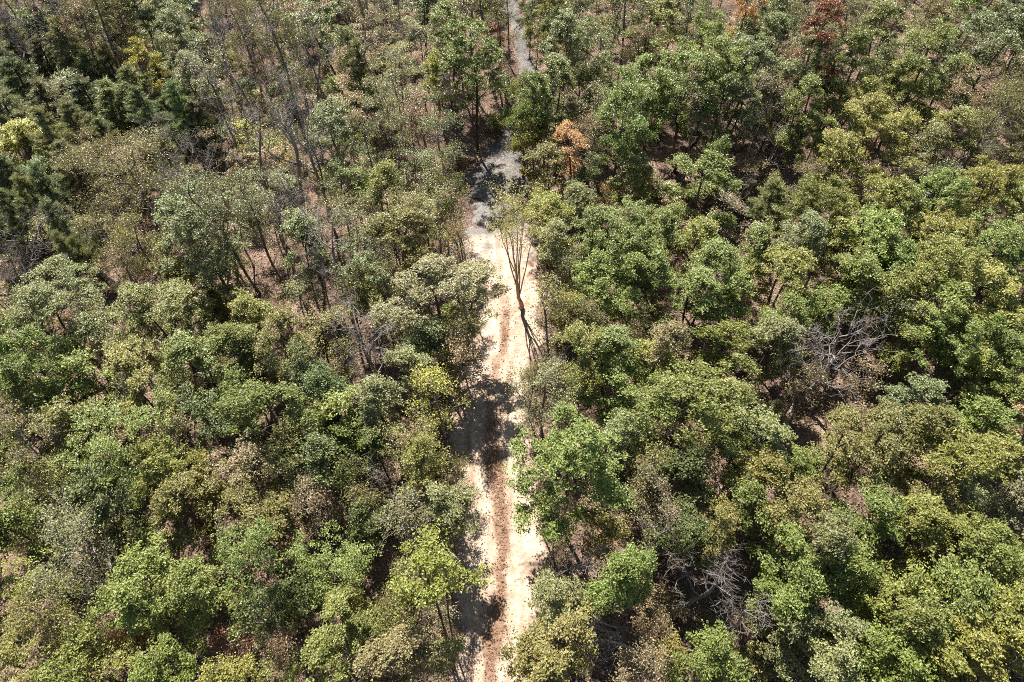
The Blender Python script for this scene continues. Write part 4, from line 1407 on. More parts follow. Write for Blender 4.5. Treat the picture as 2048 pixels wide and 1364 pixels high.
    ('F', 19.71, 1.32, 5.28, 12.08, 'y', 29, 0, 13),
    ('S', 51.64, 47.84, 3.95, 10.17, 't', 58, 8, 13),
    ('F', 70.6, 75.81, 4.46, 11.13, 'y', 29, 0, 15),
    ('F', -63, 52.84, 4.72, 10.79, 'o', 27, 0, 14),
    ('H', 54.88, 86.23, 2.2, 1.91, 'o', 17, 0, 15),
    ('S', -76.14, 91.81, 4.33, 10.44, 't', 58, 0, 16),
    ('S', 53.58, 66.62, 3.06, 6.2, 'o', 48, 3, 13),
    ('H', 19.39, 22.49, 1.98, 1.42, 'y', 18, 8, 13),
    ('F', -8.49, 3.08, 6.12, 12.52, 'b', 4, 0, 18),
    ('U', -56.62, 67.57, 2.03, 3.13, 't', 30, 11, 14),
    ('F', -43.71, 30.33, 5.49, 11.81, 'y', 29, 0, 14),
    ('H', 57.69, 68.89, 1.77, 1.61, 't', 14, 3, 15),
    ('F', 47.91, 31.53, 4.85, 11.33, 'g', 26, 0, 13),
    ('S', -41.94, 16.71, 5.22, 11.8, 'b', 59, 0, 14),
    ('U', -45.4, 54.57, 2.16, 3.19, 't', 30, 10, 14),
    ('V', -9.58, 66.01, 3.15, 5.87, 'g', 66, 0, 18),
    ('U', 57.69, 73.12, 2.15, 5.11, 'y', 34, 3, 15),
    ('F', 10.73, 92.27, 4.75, 11.08, 'b', 25, 0, 15),
    ('H', -41.36, 65.88, 1.7, 1.8, 't', 14, 14, 14),
    ('H', -13.12, 85.23, 2.16, 1.66, 'y', 18, 0, 16),
    ('F', 55.11, 56.87, 4.19, 10.87, 'y', 29, 0, 13),
    ('U', 10.37, 83.12, 2.32, 5.15, 'o', 33, 0, 15),
    ('U', -45.17, 42.57, 2.44, 4.47, 'o', 33, 1, 14),
    ('P', -47.19, 100, 5.48, 11.8, 'p', 11, 0, 16),
    ('H', -23.87, 12.95, 1.57, 1.98, 'b', 15, 4, 14),
    ('U', -25.28, 86.54, 2.38, 4.62, 'g', 32, 0, 16),
    ('F', 41.07, 24.14, 3.94, 10.47, 'y', 29, 0, 13),
    ('U', 31.38, 78.45, 2.42, 3.68, 't', 30, 8, 15),
    ('S', -22.18, 30.54, 2.33, 5.37, 't', 45, 15, 14),
    ('S', -51.25, 51.34, 3.13, 5.53, 'b', 46, 11, 14),
    ('H', 34.49, 53.4, 1.48, 1.83, 'o', 17, 15, 13),
    ('S', 5.64, 91.88, 5.94, 11.87, 't', 58, 0, 15),
    ('H', -23.53, 86.16, 1.54, 2.12, 't', 14, 0, 16),
    ('F', -67.63, 68.37, 5.36, 11.91, 'b', 25, 0, 16),
    ('F', -58.08, 51.17, 5.44, 11.54, 'o', 27, 0, 14),
    ('U', 21.25, 76.96, 2.35, 5.24, 't', 30, 10, 15),
    ('F', 36.14, 11.37, 5.87, 12.3, 'g', 26, 0, 13),
    ('S', -31.43, 57.24, 2.55, 5.89, 't', 45, 11, 14),
    ('U', -41.39, 81.35, 1.82, 3.65, 'g', 32, 11, 16),
    ('F', 69.08, 85.59, 4.53, 11.01, 'g', 26, 0, 15),
    ('U', -21.4, 67.6, 2.24, 4.2, 't', 30, 1, 14),
    ('V', -36.79, 27.16, 2.55, 6.74, 't', 64, 10, 14),
    ('F', -7.48, 92.49, 4.67, 11.59, 'o', 27, 0, 16),
    ('S', -21.68, 53.08, 2.27, 5.7, 'o', 48, 1, 14),
    ('V', -16.99, 55.56, 2.51, 6.58, 'b', 65, 13, 14),
    ('F', -49.25, 38.34, 5.52, 11.73, 'y', 29, 1, 14),
    ('S', 66.99, 70.26, 5.47, 11.53, 'b', 59, 0, 15),
    ('U', 33.96, 55.97, 2.18, 5.48, 'o', 33, 15, 13),
    ('H', -28.61, 73.28, 1.32, 1.25, 'g', 16, 8, 16),
    ('U', -28.54, 49.8, 1.62, 5.28, 't', 30, 8, 14),
    ('F', -79.71, 99.06, 5.93, 12.77, 'y', 29, 0, 16),
    ('H', 20.97, 82.39, 1.4, 1.6, 'o', 17, 0, 15),
    ('S', -59.88, 86.75, 2.3, 7.3, 'y', 50, 0, 16),
    ('S', -42.98, 33.29, 2.84, 5.24, 'y', 50, 8, 14),
    ('U', -27.2, 80.33, 1.56, 4.54, 't', 30, 13, 16),
    ('U', -23.25, 69.1, 2.58, 5.2, 't', 30, 10, 16),
    ('V', -23.52, 15.31, 3.13, 6.54, 'y', 68, 0, 14),
    ('F', -40.13, 94.87, 5.57, 12.27, 'y', 29, 0, 16),
    ('U', -21.73, 79.26, 2.49, 3.01, 'o', 33, 13, 16),
    ('V', 14.86, 49.6, 3.09, 5.18, 't', 64, 6, 13),
    ('U', 42.89, 81.01, 2.34, 3.3, 'b', 31, 0, 15),
    ('U', 17.63, 82.14, 1.8, 5.64, 'y', 34, 0, 15),
    ('F', 75.22, 85.55, 5.31, 11.79, 'y', 29, 0, 15),
    ('F', -33.51, 7.54, 6.14, 12.85, 'g', 5, 15, 14),
    ('F', -23.83, 92.5, 5.89, 12.36, 'o', 27, 0, 16),
    ('S', -37.33, 22.24, 2.24, 6.75, 't', 45, 8, 14),
    ('H', -32.61, 78.28, 1.49, 1.95, 'o', 17, 8, 16),
    ('U', 13.4, 82.53, 1.99, 5.41, 'o', 33, 0, 15),
    ('F', -49.82, 28.36, 5.24, 11.57, 'g', 26, 0, 14),
    ('S', 3.78, 62.5, 3.1, 6.65, 'g', 47, 0, 2),
    ('V', -29.84, 59.56, 2.43, 5.08, 'b', 65, 14, 14),
    ('F', -34.39, 98.15, 4.73, 11.06, 'd', 22, 0, 16),
    ('V', -56.04, 85.44, 2.3, 6.59, 't', 64, 1, 16),
    ('S', -13.16, 65.23, 3.14, 6.17, 'g', 47, 0, 18),
    ('H', 47.54, 56.95, 1.65, 1.57, 't', 14, 8, 13),
    ('H', -10.01, 5.71, 1.63, 1.26, 'y', 18, 0, 27),
    ('U', 37.82, 86.35, 1.88, 4.98, 't', 30, 0, 15),
    ('V', -42.4, 56, 2.5, 6.3, 't', 64, 11, 14),
    ('S', 44.5, 65.67, 2.6, 5.88, 'o', 48, 6, 13),
    ('V', 22.37, 44.98, 2.52, 4.63, 't', 64, 11, 13),
    ('U', -34.45, 79.69, 1.84, 4.98, 't', 30, 11, 16),
    ('H', 47.04, 83.73, 1.32, 2.09, 't', 14, 0, 15),
    ('H', -26.27, 61.98, 2, 2.05, 'g', 16, 1, 14),
    ('H', 13.53, 55.32, 1.43, 2.04, 't', 14, 0, 7),
    ('S', 23.32, 98.3, 3.8, 10.14, 'o', 61, 0, 15),
    ('U', 43.19, 47.33, 1.67, 5.7, 't', 30, 1, 13),
    ('F', -36.52, 15.55, 3.71, 10.29, 'o', 27, 0, 14),
    ('H', 50.3, 51.11, 1.69, 2.09, 'y', 18, 0, 13),
    ('U', 55.24, 76.35, 2.51, 5.38, 'o', 33, 3, 15),
    ('H', -36.96, 84.78, 1.62, 1.49, 'o', 17, 11, 16),
    ('U', -34.43, 68.44, 1.64, 4.43, 'y', 34, 10, 16),
    ('U', -40.13, 50.09, 2.4, 3.46, 'o', 33, 8, 14),
    ('F', -68.7, 80.33, 4.66, 11.08, 'o', 27, 0, 16),
    ('S', -83.17, 92.21, 4.13, 10.52, 't', 58, 0, 16),
    ('U', 64.71, 85.05, 2.5, 5.3, 't', 30, 0, 15),
    ('U', -7.4, 72.33, 1.86, 4.64, 't', 30, 5, 16),
    ('H', -11.86, 74.26, 1.99, 1.88, 'o', 17, 3, 16),
    ('H', -11.4, 83.84, 2.09, 1.42, 'g', 16, 0, 16),
    ('H', -61.2, 71.59, 1.74, 2.1, 't', 14, 11, 16),
    ('P', -74.66, 77.5, 5.28, 12.29, 'p', 11, 0, 16),
    ('H', -9.17, 86.69, 1.92, 2.18, 't', 14, 0, 16),
    ('F', 37.13, 96.95, 3.84, 10.48, 'g', 26, 0, 15),
    ('H', 29.76, 67.58, 1.71, 1.68, 'g', 16, 10, 13),
    ('U', -28.27, 70.2, 2.12, 5.04, 'y', 34, 8, 16),
    ('U', -58.11, 66.68, 2.53, 4.82, 'b', 31, 11, 14),
    ('U', -40.27, 69.61, 1.69, 4.82, 'b', 31, 11, 16),
    ('U', -28.53, 75.36, 2.26, 5.42, 'o', 33, 8, 16),
    ('S', 28.37, 74.97, 2.32, 6.2, 'y', 50, 0, 15),
    ('H', -13.04, 81.14, 1.63, 1.27, 'o', 17, 0, 16),
    ('S', 47.15, 46.08, 2.25, 6.51, 't', 45, 8, 13),
    ('U', 63.13, 77.99, 1.75, 3.58, 'y', 34, 0, 15),
    ('H', 18.22, 41.54, 1.85, 1.31, 't', 14, 15, 13),
    ('U', -25.73, 55.67, 1.86, 5.53, 'g', 32, 1, 14),
    ('S', -52.21, 63.51, 2.24, 5.35, 'o', 48, 11, 14),
    ('F', 19.43, 90, 3.83, 10.25, 'y', 29, 0, 15),
    ('S', 39.49, 74.26, 2.78, 7.4, 'o', 48, 0, 15),
    ('U', -31.3, 86.62, 2.08, 4.36, 't', 30, 0, 16),
    ('H', -37.02, 20.07, 1.28, 1.21, 'o', 17, 15, 14),
    ('U', -26.95, 51.16, 1.54, 3.81, 't', 30, 2, 14),
    ('H', -38.41, 57.05, 2.18, 1.89, 'y', 18, 8, 14),
    ('H', -70.13, 93.76, 1.75, 1.43, 'b', 15, 0, 16),
    ('V', 44.33, 74.63, 2.8, 4.55, 'y', 68, 0, 15),
    ('U', 7.54, 86.34, 2.19, 4.38, 'y', 34, 0, 15),
    ('F', 7.89, 98.26, 4.12, 10.56, 'y', 29, 0, 15),
    ('H', -13.39, 55.66, 2.17, 1.6, 'b', 15, 0, 18),
    ('S', -36.35, 91.17, 2.61, 6.43, 't', 45, 0, 16),
    ('S', -70.54, 91.83, 2.53, 6.81, 'o', 48, 0, 16),
    ('U', -24.72, 71.42, 1.95, 5.21, 't', 30, 8, 16),
    ('U', 3.18, 82.03, 1.67, 3.02, 't', 30, 0, 2),
    ('P', -56.91, 46.28, 4.23, 10.95, 'p', 11, 0, 14),
    ('V', 38.03, 62.79, 2.4, 4.72, 't', 64, 10, 13),
    ('H', -22.86, 62.16, 1.6, 2.05, 't', 14, 1, 14),
    ('U', 49, 48.11, 2.16, 3.37, 't', 30, 8, 13),
    ('H', -15.51, 62.41, 2.03, 1.14, 't', 14, 13, 18),
    ('F', -87.75, 96.7, 5.74, 12.37, 'y', 29, 0, 16),
    ('S', 30.88, 95.54, 3.76, 10.11, 'b', 59, 0, 15),
    ('U', 13.31, 88.09, 1.69, 3.97, 't', 30, 0, 15),
    ('U', -19.8, 86.95, 2.48, 4.47, 't', 30, 0, 16),
    ('H', -19.58, 67.85, 1.82, 1.6, 'o', 17, 10, 14),
    ('H', -40.12, 83.25, 1.92, 1.8, 't', 14, 3, 16),
    ('U', -45.69, 88.29, 1.57, 4.34, 'y', 34, 0, 16),
    ('H', -44.62, 36.63, 1.59, 1.7, 'o', 17, 1, 14),
    ('V', 54.37, 63.48, 2.61, 5.66, 't', 64, 3, 13),
    ('U', 38.22, 76.78, 1.93, 4.71, 't', 30, 0, 15),
    ('H', -15.49, 66.34, 1.35, 1.97, 'y', 18, 11, 18),
    ('U', -14.16, 58.78, 1.68, 3.77, 'y', 34, 6, 18),
    ('U', -17.07, 78.71, 2.54, 3.78, 't', 30, 1, 16),
    ('F', -67.93, 58.87, 4.21, 10.48, 'd', 22, 0, 14),
    ('F', -64.36, 97.42, 6.06, 12.31, 'd', 3, 0, 16),
    ('H', -27.6, 54.26, 1.85, 1.59, 't', 14, 11, 14),
    ('H', -32.6, 55.87, 1.67, 1.36, 'b', 15, 1, 14),
    ('H', -36.52, 62.22, 2.01, 1.54, 'o', 17, 11, 14),
    ('U', -25.42, 48.47, 1.68, 3.57, 't', 30, 0, 14),
    ('F', 8.95, 2.67, 4.3, 10.65, 'y', 29, 7, 17),
    ('F', 42.26, 97.1, 5.89, 12.43, 'g', 26, 0, 15),
    ('U', -20.91, 76.6, 1.56, 3.19, 't', 30, 0, 16),
    ('V', -30.78, 90.86, 3.04, 5.12, 't', 64, 0, 16),
    ('V', -36.95, 38.26, 2.29, 6.59, 'b', 65, 0, 5),
    ('S', 53.48, 80.82, 2.21, 6.14, 'o', 48, 0, 15),
    ('U', -1.59, 80.24, 2.24, 4.99, 't', 30, 8, 3),
    ('H', -29.92, 54.3, 1.7, 1.96, 'y', 18, 1, 14),
    ('F', 74.6, 94.22, 4.65, 10.97, 'y', 29, 0, 15),
    ('H', -54.3, 86.49, 1.78, 1.86, 'o', 17, 0, 16),
    ('H', -49.51, 89.2, 1.51, 1.82, 'y', 18, 0, 16),
    ('U', -28.72, 21.03, 2.19, 3.23, 'g', 32, 8, 14),
    ('H', 16.25, 63.8, 1.52, 1.96, 't', 14, 6, 22),
    ('H', -68.46, 85.68, 1.23, 2.18, 'b', 15, 0, 16),
    ('V', -34.38, 66.06, 2.81, 6.71, 'g', 66, 0, 14),
    ('H', 35.54, 50.98, 1.89, 2.13, 'g', 16, 8, 13),
    ('S', 51.61, 55.19, 2.35, 7.29, 'o', 48, 0, 13),
    ('V', -18.91, 79.21, 2.46, 4.82, 't', 64, 0, 16),
    ('H', -40.2, 53.66, 2.02, 1.6, 't', 14, 8, 14),
    ('H', 52.84, 74.86, 2.17, 2, 't', 14, 8, 15),
    ('U', 42.61, 34.63, 1.51, 4.72, 'o', 33, 6, 13),
    ('H', -52.38, 86.28, 1.65, 1.11, 'g', 16, 0, 16),
    ('H', -32.88, 73.52, 2, 1.94, 'o', 17, 1, 16),
    ('S', 45.37, 77.91, 2.6, 5.32, 't', 45, 0, 15),
    ('H', 53.26, 69.96, 1.97, 1.81, 't', 14, 0, 15),
    ('S', -35.39, 87.51, 2.47, 7.41, 'g', 47, 0, 16),
    ('S', 49.76, 86.2, 2.35, 5.17, 'o', 48, 0, 15),
    ('S', 40.56, 46.78, 2.64, 5.83, 't', 45, 0, 13),
    ('H', -61.88, 81.33, 1.67, 1.23, 't', 14, 1, 16),
    ('U', -51.84, 90.68, 1.66, 4.74, 't', 30, 0, 16),
    ('U', -60.98, 84.42, 1.9, 3.56, 't', 30, 0, 16),
    ('U', 42.03, 61.37, 2.14, 4.29, 't', 30, 6, 13),
    ('F', 60.37, 63.58, 6.13, 12.8, 'y', 7, 0, 13),
    ('U', 50.55, 77.39, 1.88, 3.15, 't', 30, 0, 15),
    ('V', 30.55, 82.36, 2.48, 6.4, 't', 64, 0, 15),
    ('F', -40.01, 99.97, 3.91, 10.58, 'b', 25, 0, 16),
    ('U', 33.17, 83.03, 1.75, 5.4, 'o', 33, 0, 15),
    ('H', -46.29, 84.75, 1.93, 1.36, 'y', 18, 3, 16),
    ('S', -44.45, 21.5, 5.4, 12.17, 'b', 59, 0, 14),
    ('U', -30.58, 7.54, 1.78, 3.65, 't', 30, 15, 14),
    ('U', -51.83, 84.47, 1.55, 4.58, 'o', 33, 0, 16),
    ('V', -23.93, 87.9, 2.78, 5.75, 't', 64, 0, 16),
    ('H', -44.75, 91.69, 1.49, 1.91, 'y', 18, 0, 16),
    ('H', -29.7, 51.29, 1.53, 1.56, 't', 14, 0, 14),
    ('H', -27.98, 40.36, 1.81, 1.87, 't', 14, 0, 23),
    ('V', -29.12, 81.09, 2.69, 6.29, 'g', 66, 13, 16),
    ('U', 23.95, 78.76, 2.16, 3.62, 'o', 33, 10, 15),
    ('S', -9.7, 78.88, 2.81, 5.58, 't', 45, 0, 16),
    ('U', 17.36, 51.34, 2.1, 3, 't', 30, 6, 22),
    ('V', 27.11, 63.43, 2.5, 6.45, 't', 64, 5, 13),
    ('H', -48.88, 65.06, 2.11, 1.73, 't', 14, 10, 14),
    ('U', -24.7, 62.54, 2.35, 5.6, 'b', 31, 1, 14),
    ('V', -29.89, 69.04, 2.38, 4.89, 'b', 65, 1, 16),
    ('H', -53.31, 83.2, 1.85, 1.98, 'o', 17, 0, 16),
    ('U', 34.75, 18.87, 2.14, 5.4, 'g', 32, 13, 13),
    ('V', 6.3, 16.5, 2.54, 6.13, 'o', 67, 0, 21),
    ('V', -31.77, 80.07, 3.03, 6.15, 'o', 67, 13, 16),
    ('S', -10.46, 59.69, 2.6, 5.42, 'y', 50, 0, 26),
    ('S', 14.7, 23, 2.37, 5.43, 't', 45, 10, 13),
    ('S', 32.37, 86.27, 2.49, 7.3, 'y', 50, 0, 15),
    ('V', -22.73, 35.58, 2.63, 6.42, 'o', 67, 0, 23),
    ('F', 56.57, 51.17, 4.49, 10.95, 'y', 29, 0, 13),
    ('F', 72.92, 81.17, 3.79, 10.03, 'y', 29, 0, 15),
    ('H', -7.96, 81.56, 1.5, 1.44, 'y', 18, 0, 16),
    ('U', -34.09, 19.16, 1.94, 3.38, 't', 30, 6, 14),
    ('H', -5.52, 57.19, 1.54, 1.7, 't', 14, 0, 11),
    ('V', 19.66, 5.23, 2.24, 5.07, 't', 64, 15, 13),
    ('U', -54.05, 75.83, 1.63, 4.36, 't', 30, 0, 16),
    ('V', -18.43, 45.89, 2.3, 5.48, 't', 64, 0, 25),
    ('H', -41.87, 75.7, 1.67, 1.76, 't', 14, 10, 16),
    ('F', -16.58, 1.33, 4.57, 11.04, 'y', 29, 0, 14),
    ('S', -26.42, 84.38, 3.14, 6.7, 't', 45, 0, 16),
    ('F', 56.56, 45.99, 5.41, 11.74, 'y', 29, 0, 13),
    ('H', -63.55, 85.81, 1.86, 1.6, 't', 14, 0, 16),
    ('S', 24.42, 82.63, 3.07, 6.24, 'g', 47, 0, 15),
    ('U', -17.96, 88.42, 1.74, 4.68, 't', 30, 0, 16),
    ('H', 37.06, 79.05, 1.34, 1.98, 'g', 16, 10, 15),
    ('V', 10.11, 66.81, 3.18, 5.35, 'y', 68, 0, 17),
    ('U', -34.63, 57.03, 1.81, 3.43, 't', 30, 0, 14),
    ('S', -71.82, 100.19, 5.16, 11.49, 'o', 61, 0, 16),
    ('V', -49.75, 92.52, 2.36, 4.55, 't', 64, 0, 16),
    ('V', 42.65, 78.39, 2.21, 6.97, 't', 64, 8, 15),
    ('H', 50.37, 83.71, 1.64, 1.59, 'o', 17, 0, 15),
    ('U', 49.25, 80.42, 2.06, 3.23, 't', 30, 0, 15),
    ('S', -12.4, 71.24, 2.54, 5.83, 'y', 50, 0, 16),
    ('H', 7.91, 44.18, 1.66, 2.03, 'g', 16, 10, 17),
    ('V', -28.01, 23.34, 2.8, 6.17, 't', 64, 8, 14),
    ('U', 34.21, 78.53, 1.74, 4.38, 't', 30, 0, 15),
    ('S', 46.37, 26.36, 4.86, 11.13, 't', 58, 0, 13),
    ('H', -22.34, 83.37, 1.65, 2.07, 't', 14, 13, 16),
    ('U', -29.31, 34.52, 2.07, 5.68, 'g', 32, 13, 14),
    ('F', -67.17, 74.97, 5.01, 11.08, 'y', 29, 3, 16),
    ('V', 22.85, 52.75, 2.86, 6.65, 't', 64, 0, 22),
    ('H', 24.12, 72.9, 2.2, 1.88, 't', 14, 13, 15),
    ('H', -1.92, 63.88, 1.8, 2.11, 'y', 18, 0, 3),
    ('V', -28.37, 5.95, 3.07, 5.93, 't', 64, 15, 14),
    ('H', -60.58, 90.62, 1.35, 1.84, 't', 14, 0, 16),
    ('U', 38.5, 39.81, 2.21, 4.6, 'g', 32, 15, 13),
    ('S', -64.42, 93.17, 3.11, 7.43, 't', 45, 0, 16),
    ('H', 54.73, 61, 1.74, 1.49, 'g', 16, 0, 13),
    ('F', 58.74, 91.24, 4.49, 11.1, 'd', 22, 0, 15),
    ('P', -53.42, 35.29, 5, 11.94, 'p', 11, 0, 14),
    ('V', 12.43, 79.85, 2.25, 4.82, 'b', 65, 0, 15),
    ('S', 60.16, 77.46, 3.07, 7, 't', 45, 0, 15),
    ('H', -67.24, 88.24, 1.77, 2.16, 't', 14, 0, 16),
    ('V', -38.11, 53.83, 3.18, 6.51, 't', 64, 1, 14),
    ('U', -18.62, 84.53, 1.76, 4.86, 'b', 31, 0, 16),
    ('U', -50.69, 47.44, 2.16, 3.57, 'b', 31, 0, 14),
    ('S', -10.83, 76.42, 2.59, 6.32, 't', 45, 10, 16),
    ('U', -70.31, 90.19, 2.58, 4.71, 'y', 34, 0, 16),
    ('S', -42.45, 71.9, 3.17, 6.79, 't', 45, 8, 16),
    ('H', -14.95, 31.27, 1.58, 2.18, 't', 14, 8, 18),
    ('H', -47.12, 80.95, 1.46, 1.52, 'b', 15, 3, 16),
    ('S', -54.28, 103.1, 4.45, 10.77, 'b', 59, 0, 16),
    ('U', -18.13, 74.82, 1.98, 5.22, 't', 30, 0, 16),
    ('F', -74.06, 85.27, 4.44, 10.89, 'o', 27, 0, 16),
    ('U', -59.5, 69.61, 1.56, 3.23, 'o', 33, 11, 16),
    ('F', 35.84, 91.47, 6.04, 12.48, 'd', 3, 0, 15),
    ('U', -38.34, 47.65, 1.89, 3.58, 't', 30, 0, 14),
    ('U', -0.72, 68.83, 2.33, 3.21, 'b', 31, 8, 3),
    ('S', 41.06, 92.15, 5.18, 11.34, 'o', 61, 0, 15),
    ('H', 46.78, 71.03, 1.8, 1.95, 'y', 18, 6, 15),
    ('H', -49.18, 54.44, 1.65, 2.08, 'o', 17, 14, 14),
    ('U', -40.95, 31.03, 1.69, 3.77, 't', 30, 0, 14),
    ('S', -8.04, 68.08, 3.08, 6.35, 't', 45, 6, 16),
    ('H', 6.2, 20.15, 2, 1.55, 't', 14, 10, 17),
    ('U', -59.28, 82.22, 2.54, 5.36, 'b', 31, 1, 16),
    ('F', 31.97, 0.86, 3.79, 10.13, 'o', 27, 0, 13),
    ('H', 14.08, 71.74, 1.28, 1.92, 't', 14, 15, 15),
    ('U', -51.44, 93.7, 2.1, 3.28, 'o', 33, 0, 16),
    ('S', 18.64, 87.57, 2.45, 6.79, 'b', 46, 0, 15),
    ('V', 16.65, 26.57, 2.79, 5.63, 't', 64, 1, 13),
    ('U', -38.29, 88.67, 2.41, 5.23, 't', 30, 0, 16),
    ('U', -24.94, 58.55, 2.58, 5.32, 't', 30, 14, 14),
    ('S', 24.83, 24.09, 2.66, 6.08, 't', 45, 0, 19),
    ('H', 43.67, 52.96, 1.93, 2.16, 'o', 17, 8, 13),
    ('S', -51.76, 58.9, 2.35, 5.19, 't', 45, 14, 14),
    ('H', -53.51, 93.22, 2.01, 1.82, 'o', 17, 0, 16),
    ('H', -4.66, 73.41, 1.77, 1.42, 't', 14, 5, 16),
    ('S', -8.79, 84.51, 2.6, 6.75, 't', 45, 0, 16),
    ('H', -35.48, 63.67, 1.94, 1.95, 'y', 18, 10, 14),
    ('F', -28.09, 1.05, 5.41, 11.54, 'g', 26, 0, 14),
    ('H', -49.08, 87.58, 1.68, 1.57, 't', 14, 0, 16),
    ('H', 61.98, 86.27, 2.03, 1.45, 'o', 17, 0, 15),
    ('H', -15.8, 33.7, 1.47, 1.63, 'o', 17, 8, 18),
    ('U', -40.99, 27.7, 2.46, 4.68, 't', 30, 0, 14),
    ('U', 19.48, 60.33, 2.47, 3.32, 'b', 31, 0, 7),
    ('P', -79.97, 87.75, 5.58, 11.57, 'p', 11, 0, 16),
    ('H', 44.45, 84.48, 1.29, 1.43, 't', 14, 0, 15),
    ('F', 65.62, 65.06, 6.19, 12.86, 'y', 7, 0, 13),
    ('F', 51.62, 42.02, 5.47, 11.84, 'y', 29, 0, 13),
    ('S', -48.14, 90.24, 3.14, 5.35, 'b', 46, 0, 16),
    ('H', -2.22, 85.65, 2.17, 1.52, 't', 14, 0, 3),
    ('S', -12.09, 95.03, 4.42, 10.81, 'b', 59, 0, 16),
    ('H', -33.39, 91.99, 1.35, 1.79, 'o', 17, 0, 16),
    ('S', -68.05, 83.04, 3.11, 5.48, 't', 45, 0, 16),
    ('H', -37.95, 75.81, 1.79, 1.38, 't', 14, 0, 16),
    ('H', -42.83, 69.39, 1.95, 1.19, 'b', 15, 11, 16),
    ('F', 51.3, 37.01, 5.82, 12.52, 'y', 29, 0, 13),
    ('U', -69.57, 87.14, 2.23, 4.78, 't', 30, 0, 16),
    ('U', 6.63, 77.62, 1.75, 3.27, 'y', 34, 0, 2),
    ('U', -28.65, 67.89, 1.72, 3.08, 't', 30, 0, 14),
    ('H', 39.41, 36.22, 1.51, 1.13, 't', 14, 13, 13),
    ('S', -18.44, 82.69, 2.4, 7.29, 'o', 48, 0, 16),
    ('F', -60.51, 101.77, 6.12, 13.22, 'g', 5, 0, 16),
    ('H', -15.26, 75.55, 1.46, 2.19, 'y', 18, 10, 16),
    ('S', -57.18, 62.12, 3.03, 6.76, 't', 45, 0, 14),
    ('V', -4.01, 81.95, 2.32, 6.91, 'y', 68, 0, 3),
    ('U', -54.98, 89.1, 1.86, 3.74, 'g', 32, 0, 16),
    ('H', -53.1, 69.54, 1.87, 1.62, 'o', 17, 10, 16),
    ('V', -26.42, 53.12, 2.84, 6.68, 't', 64, 0, 14),
    ('V', 36.89, 20.96, 2.33, 5.93, 't', 64, 0, 13),
    ('S', 59.06, 84.88, 2.75, 5.13, 't', 45, 0, 15),
    ('U', -46.58, 39.35, 2, 5.38, 'b', 31, 8, 14),
    ('U', -33.03, 45.8, 2.48, 3.04, 'o', 33, 0, 20),
    ('H', -20.72, 58.01, 1.99, 1.15, 't', 14, 6, 14),
    ('V', -6.49, 37.06, 3.08, 6.94, 'b', 65, 0, 1),
    ('U', -25.68, 50.06, 2.55, 5.04, 'b', 31, 2, 14),
    ('V', -21.49, 84.96, 2.42, 6.79, 't', 64, 0, 16),
    ('S', 52.85, 96.32, 4.12, 10.88, 'o', 61, 0, 15),
    ('H', 12.52, 60.61, 1.96, 1.46, 'g', 16, 0, 22),
    ('H', -6.38, 75.86, 2.05, 1.56, 't', 14, 0, 16),
    ('S', 14.88, 42.87, 2.77, 7.27, 't', 45, 15, 17),
    ('U', -16.37, 85.16, 2.13, 5.23, 't', 30, 0, 16),
    ('S', -31.17, 50.61, 2.63, 6.6, 't', 45, 1, 14),
    ('U', -40.09, 40.55, 1.91, 5.05, 't', 30, 11, 20),
    ('U', -68.83, 92.1, 1.65, 3.2, 'o', 33, 0, 16),
    ('F', 82.26, 94.24, 5.37, 12.34, 'g', 26, 0, 15),
    ('H', -66.27, 90.53, 1.52, 1.19, 'o', 17, 0, 16),
    ('V', 34.69, 63.28, 2.2, 6.94, 't', 64, 8, 13),
    ('F', 42.37, 29.3, 3.71, 9.89, 'g', 26, 0, 13),
    ('H', 42.03, 83.44, 2.14, 1.21, 'g', 16, 0, 15),
    ('V', -28.3, 87.64, 2.9, 6.18, 'o', 67, 0, 16),
    ('H', -55.61, 60.05, 2.1, 1.64, 't', 14, 0, 14),
    ('U', -36.62, 79.01, 2.58, 5.53, 'o', 33, 10, 16),
    ('P', -65.76, 103.76, 4.12, 10.76, 'p', 11, 0, 16),
    ('S', 23.23, 86.43, 3.14, 6.13, 'o', 48, 0, 15),
    ('U', 58.1, 75.62, 2.19, 4.74, 'o', 33, 0, 15),
    ('H', -23.14, 76.09, 2.15, 1.88, 'o', 17, 13, 16),
    ('U', -59.76, 67.46, 1.67, 5.78, 'g', 32, 11, 14),
    ('H', -38.5, 34.52, 2.14, 1.71, 'o', 17, 8, 20),
    ('U', -31.7, 68.63, 1.85, 4.64, 't', 30, 0, 16),
    ('S', 15.46, 85.32, 2.39, 5.1, 't', 45, 0, 15),
    ('H', -47.51, 91.93, 1.46, 1.13, 't', 14, 0, 16),
    ('H', -41.41, 59.65, 1.64, 1.73, 'y', 18, 0, 14),
    ('U', -24.37, 81.89, 2.35, 4.38, 'g', 32, 13, 16),
    ('S', 24.95, 1.37, 6.18, 13.02, 'b', 9, 0, 13),
    ('U', -62.09, 92.17, 1.88, 5.37, 'o', 33, 0, 16),
    ('U', 5, 85.43, 1.9, 3.54, 'o', 33, 0, 2),
    ('U', -32.1, 35.1, 1.62, 4.72, 't', 30, 13, 20),
    ('H', 7.53, 83.39, 1.87, 1.32, 'b', 15, 0, 15),
    ('U', -28.36, 17.62, 2, 3.45, 'o', 33, 15, 14),
    ('U', 11.13, 85.45, 2.34, 5.28, 't', 30, 0, 15),
    ('H', -43.05, 65.25, 1.29, 1.62, 't', 14, 0, 14),
    ('F', 2.49, 96.7, 6.01, 12.03, 'y', 7, 0, 2),
    ('H', -63.55, 90.43, 1.64, 2.04, 'g', 16, 0, 16),
    ('U', -12.88, 59.88, 2.01, 4.21, 't', 30, 0, 18),
    ('U', -36.32, 72.47, 2.26, 4.41, 't', 30, 14, 16),
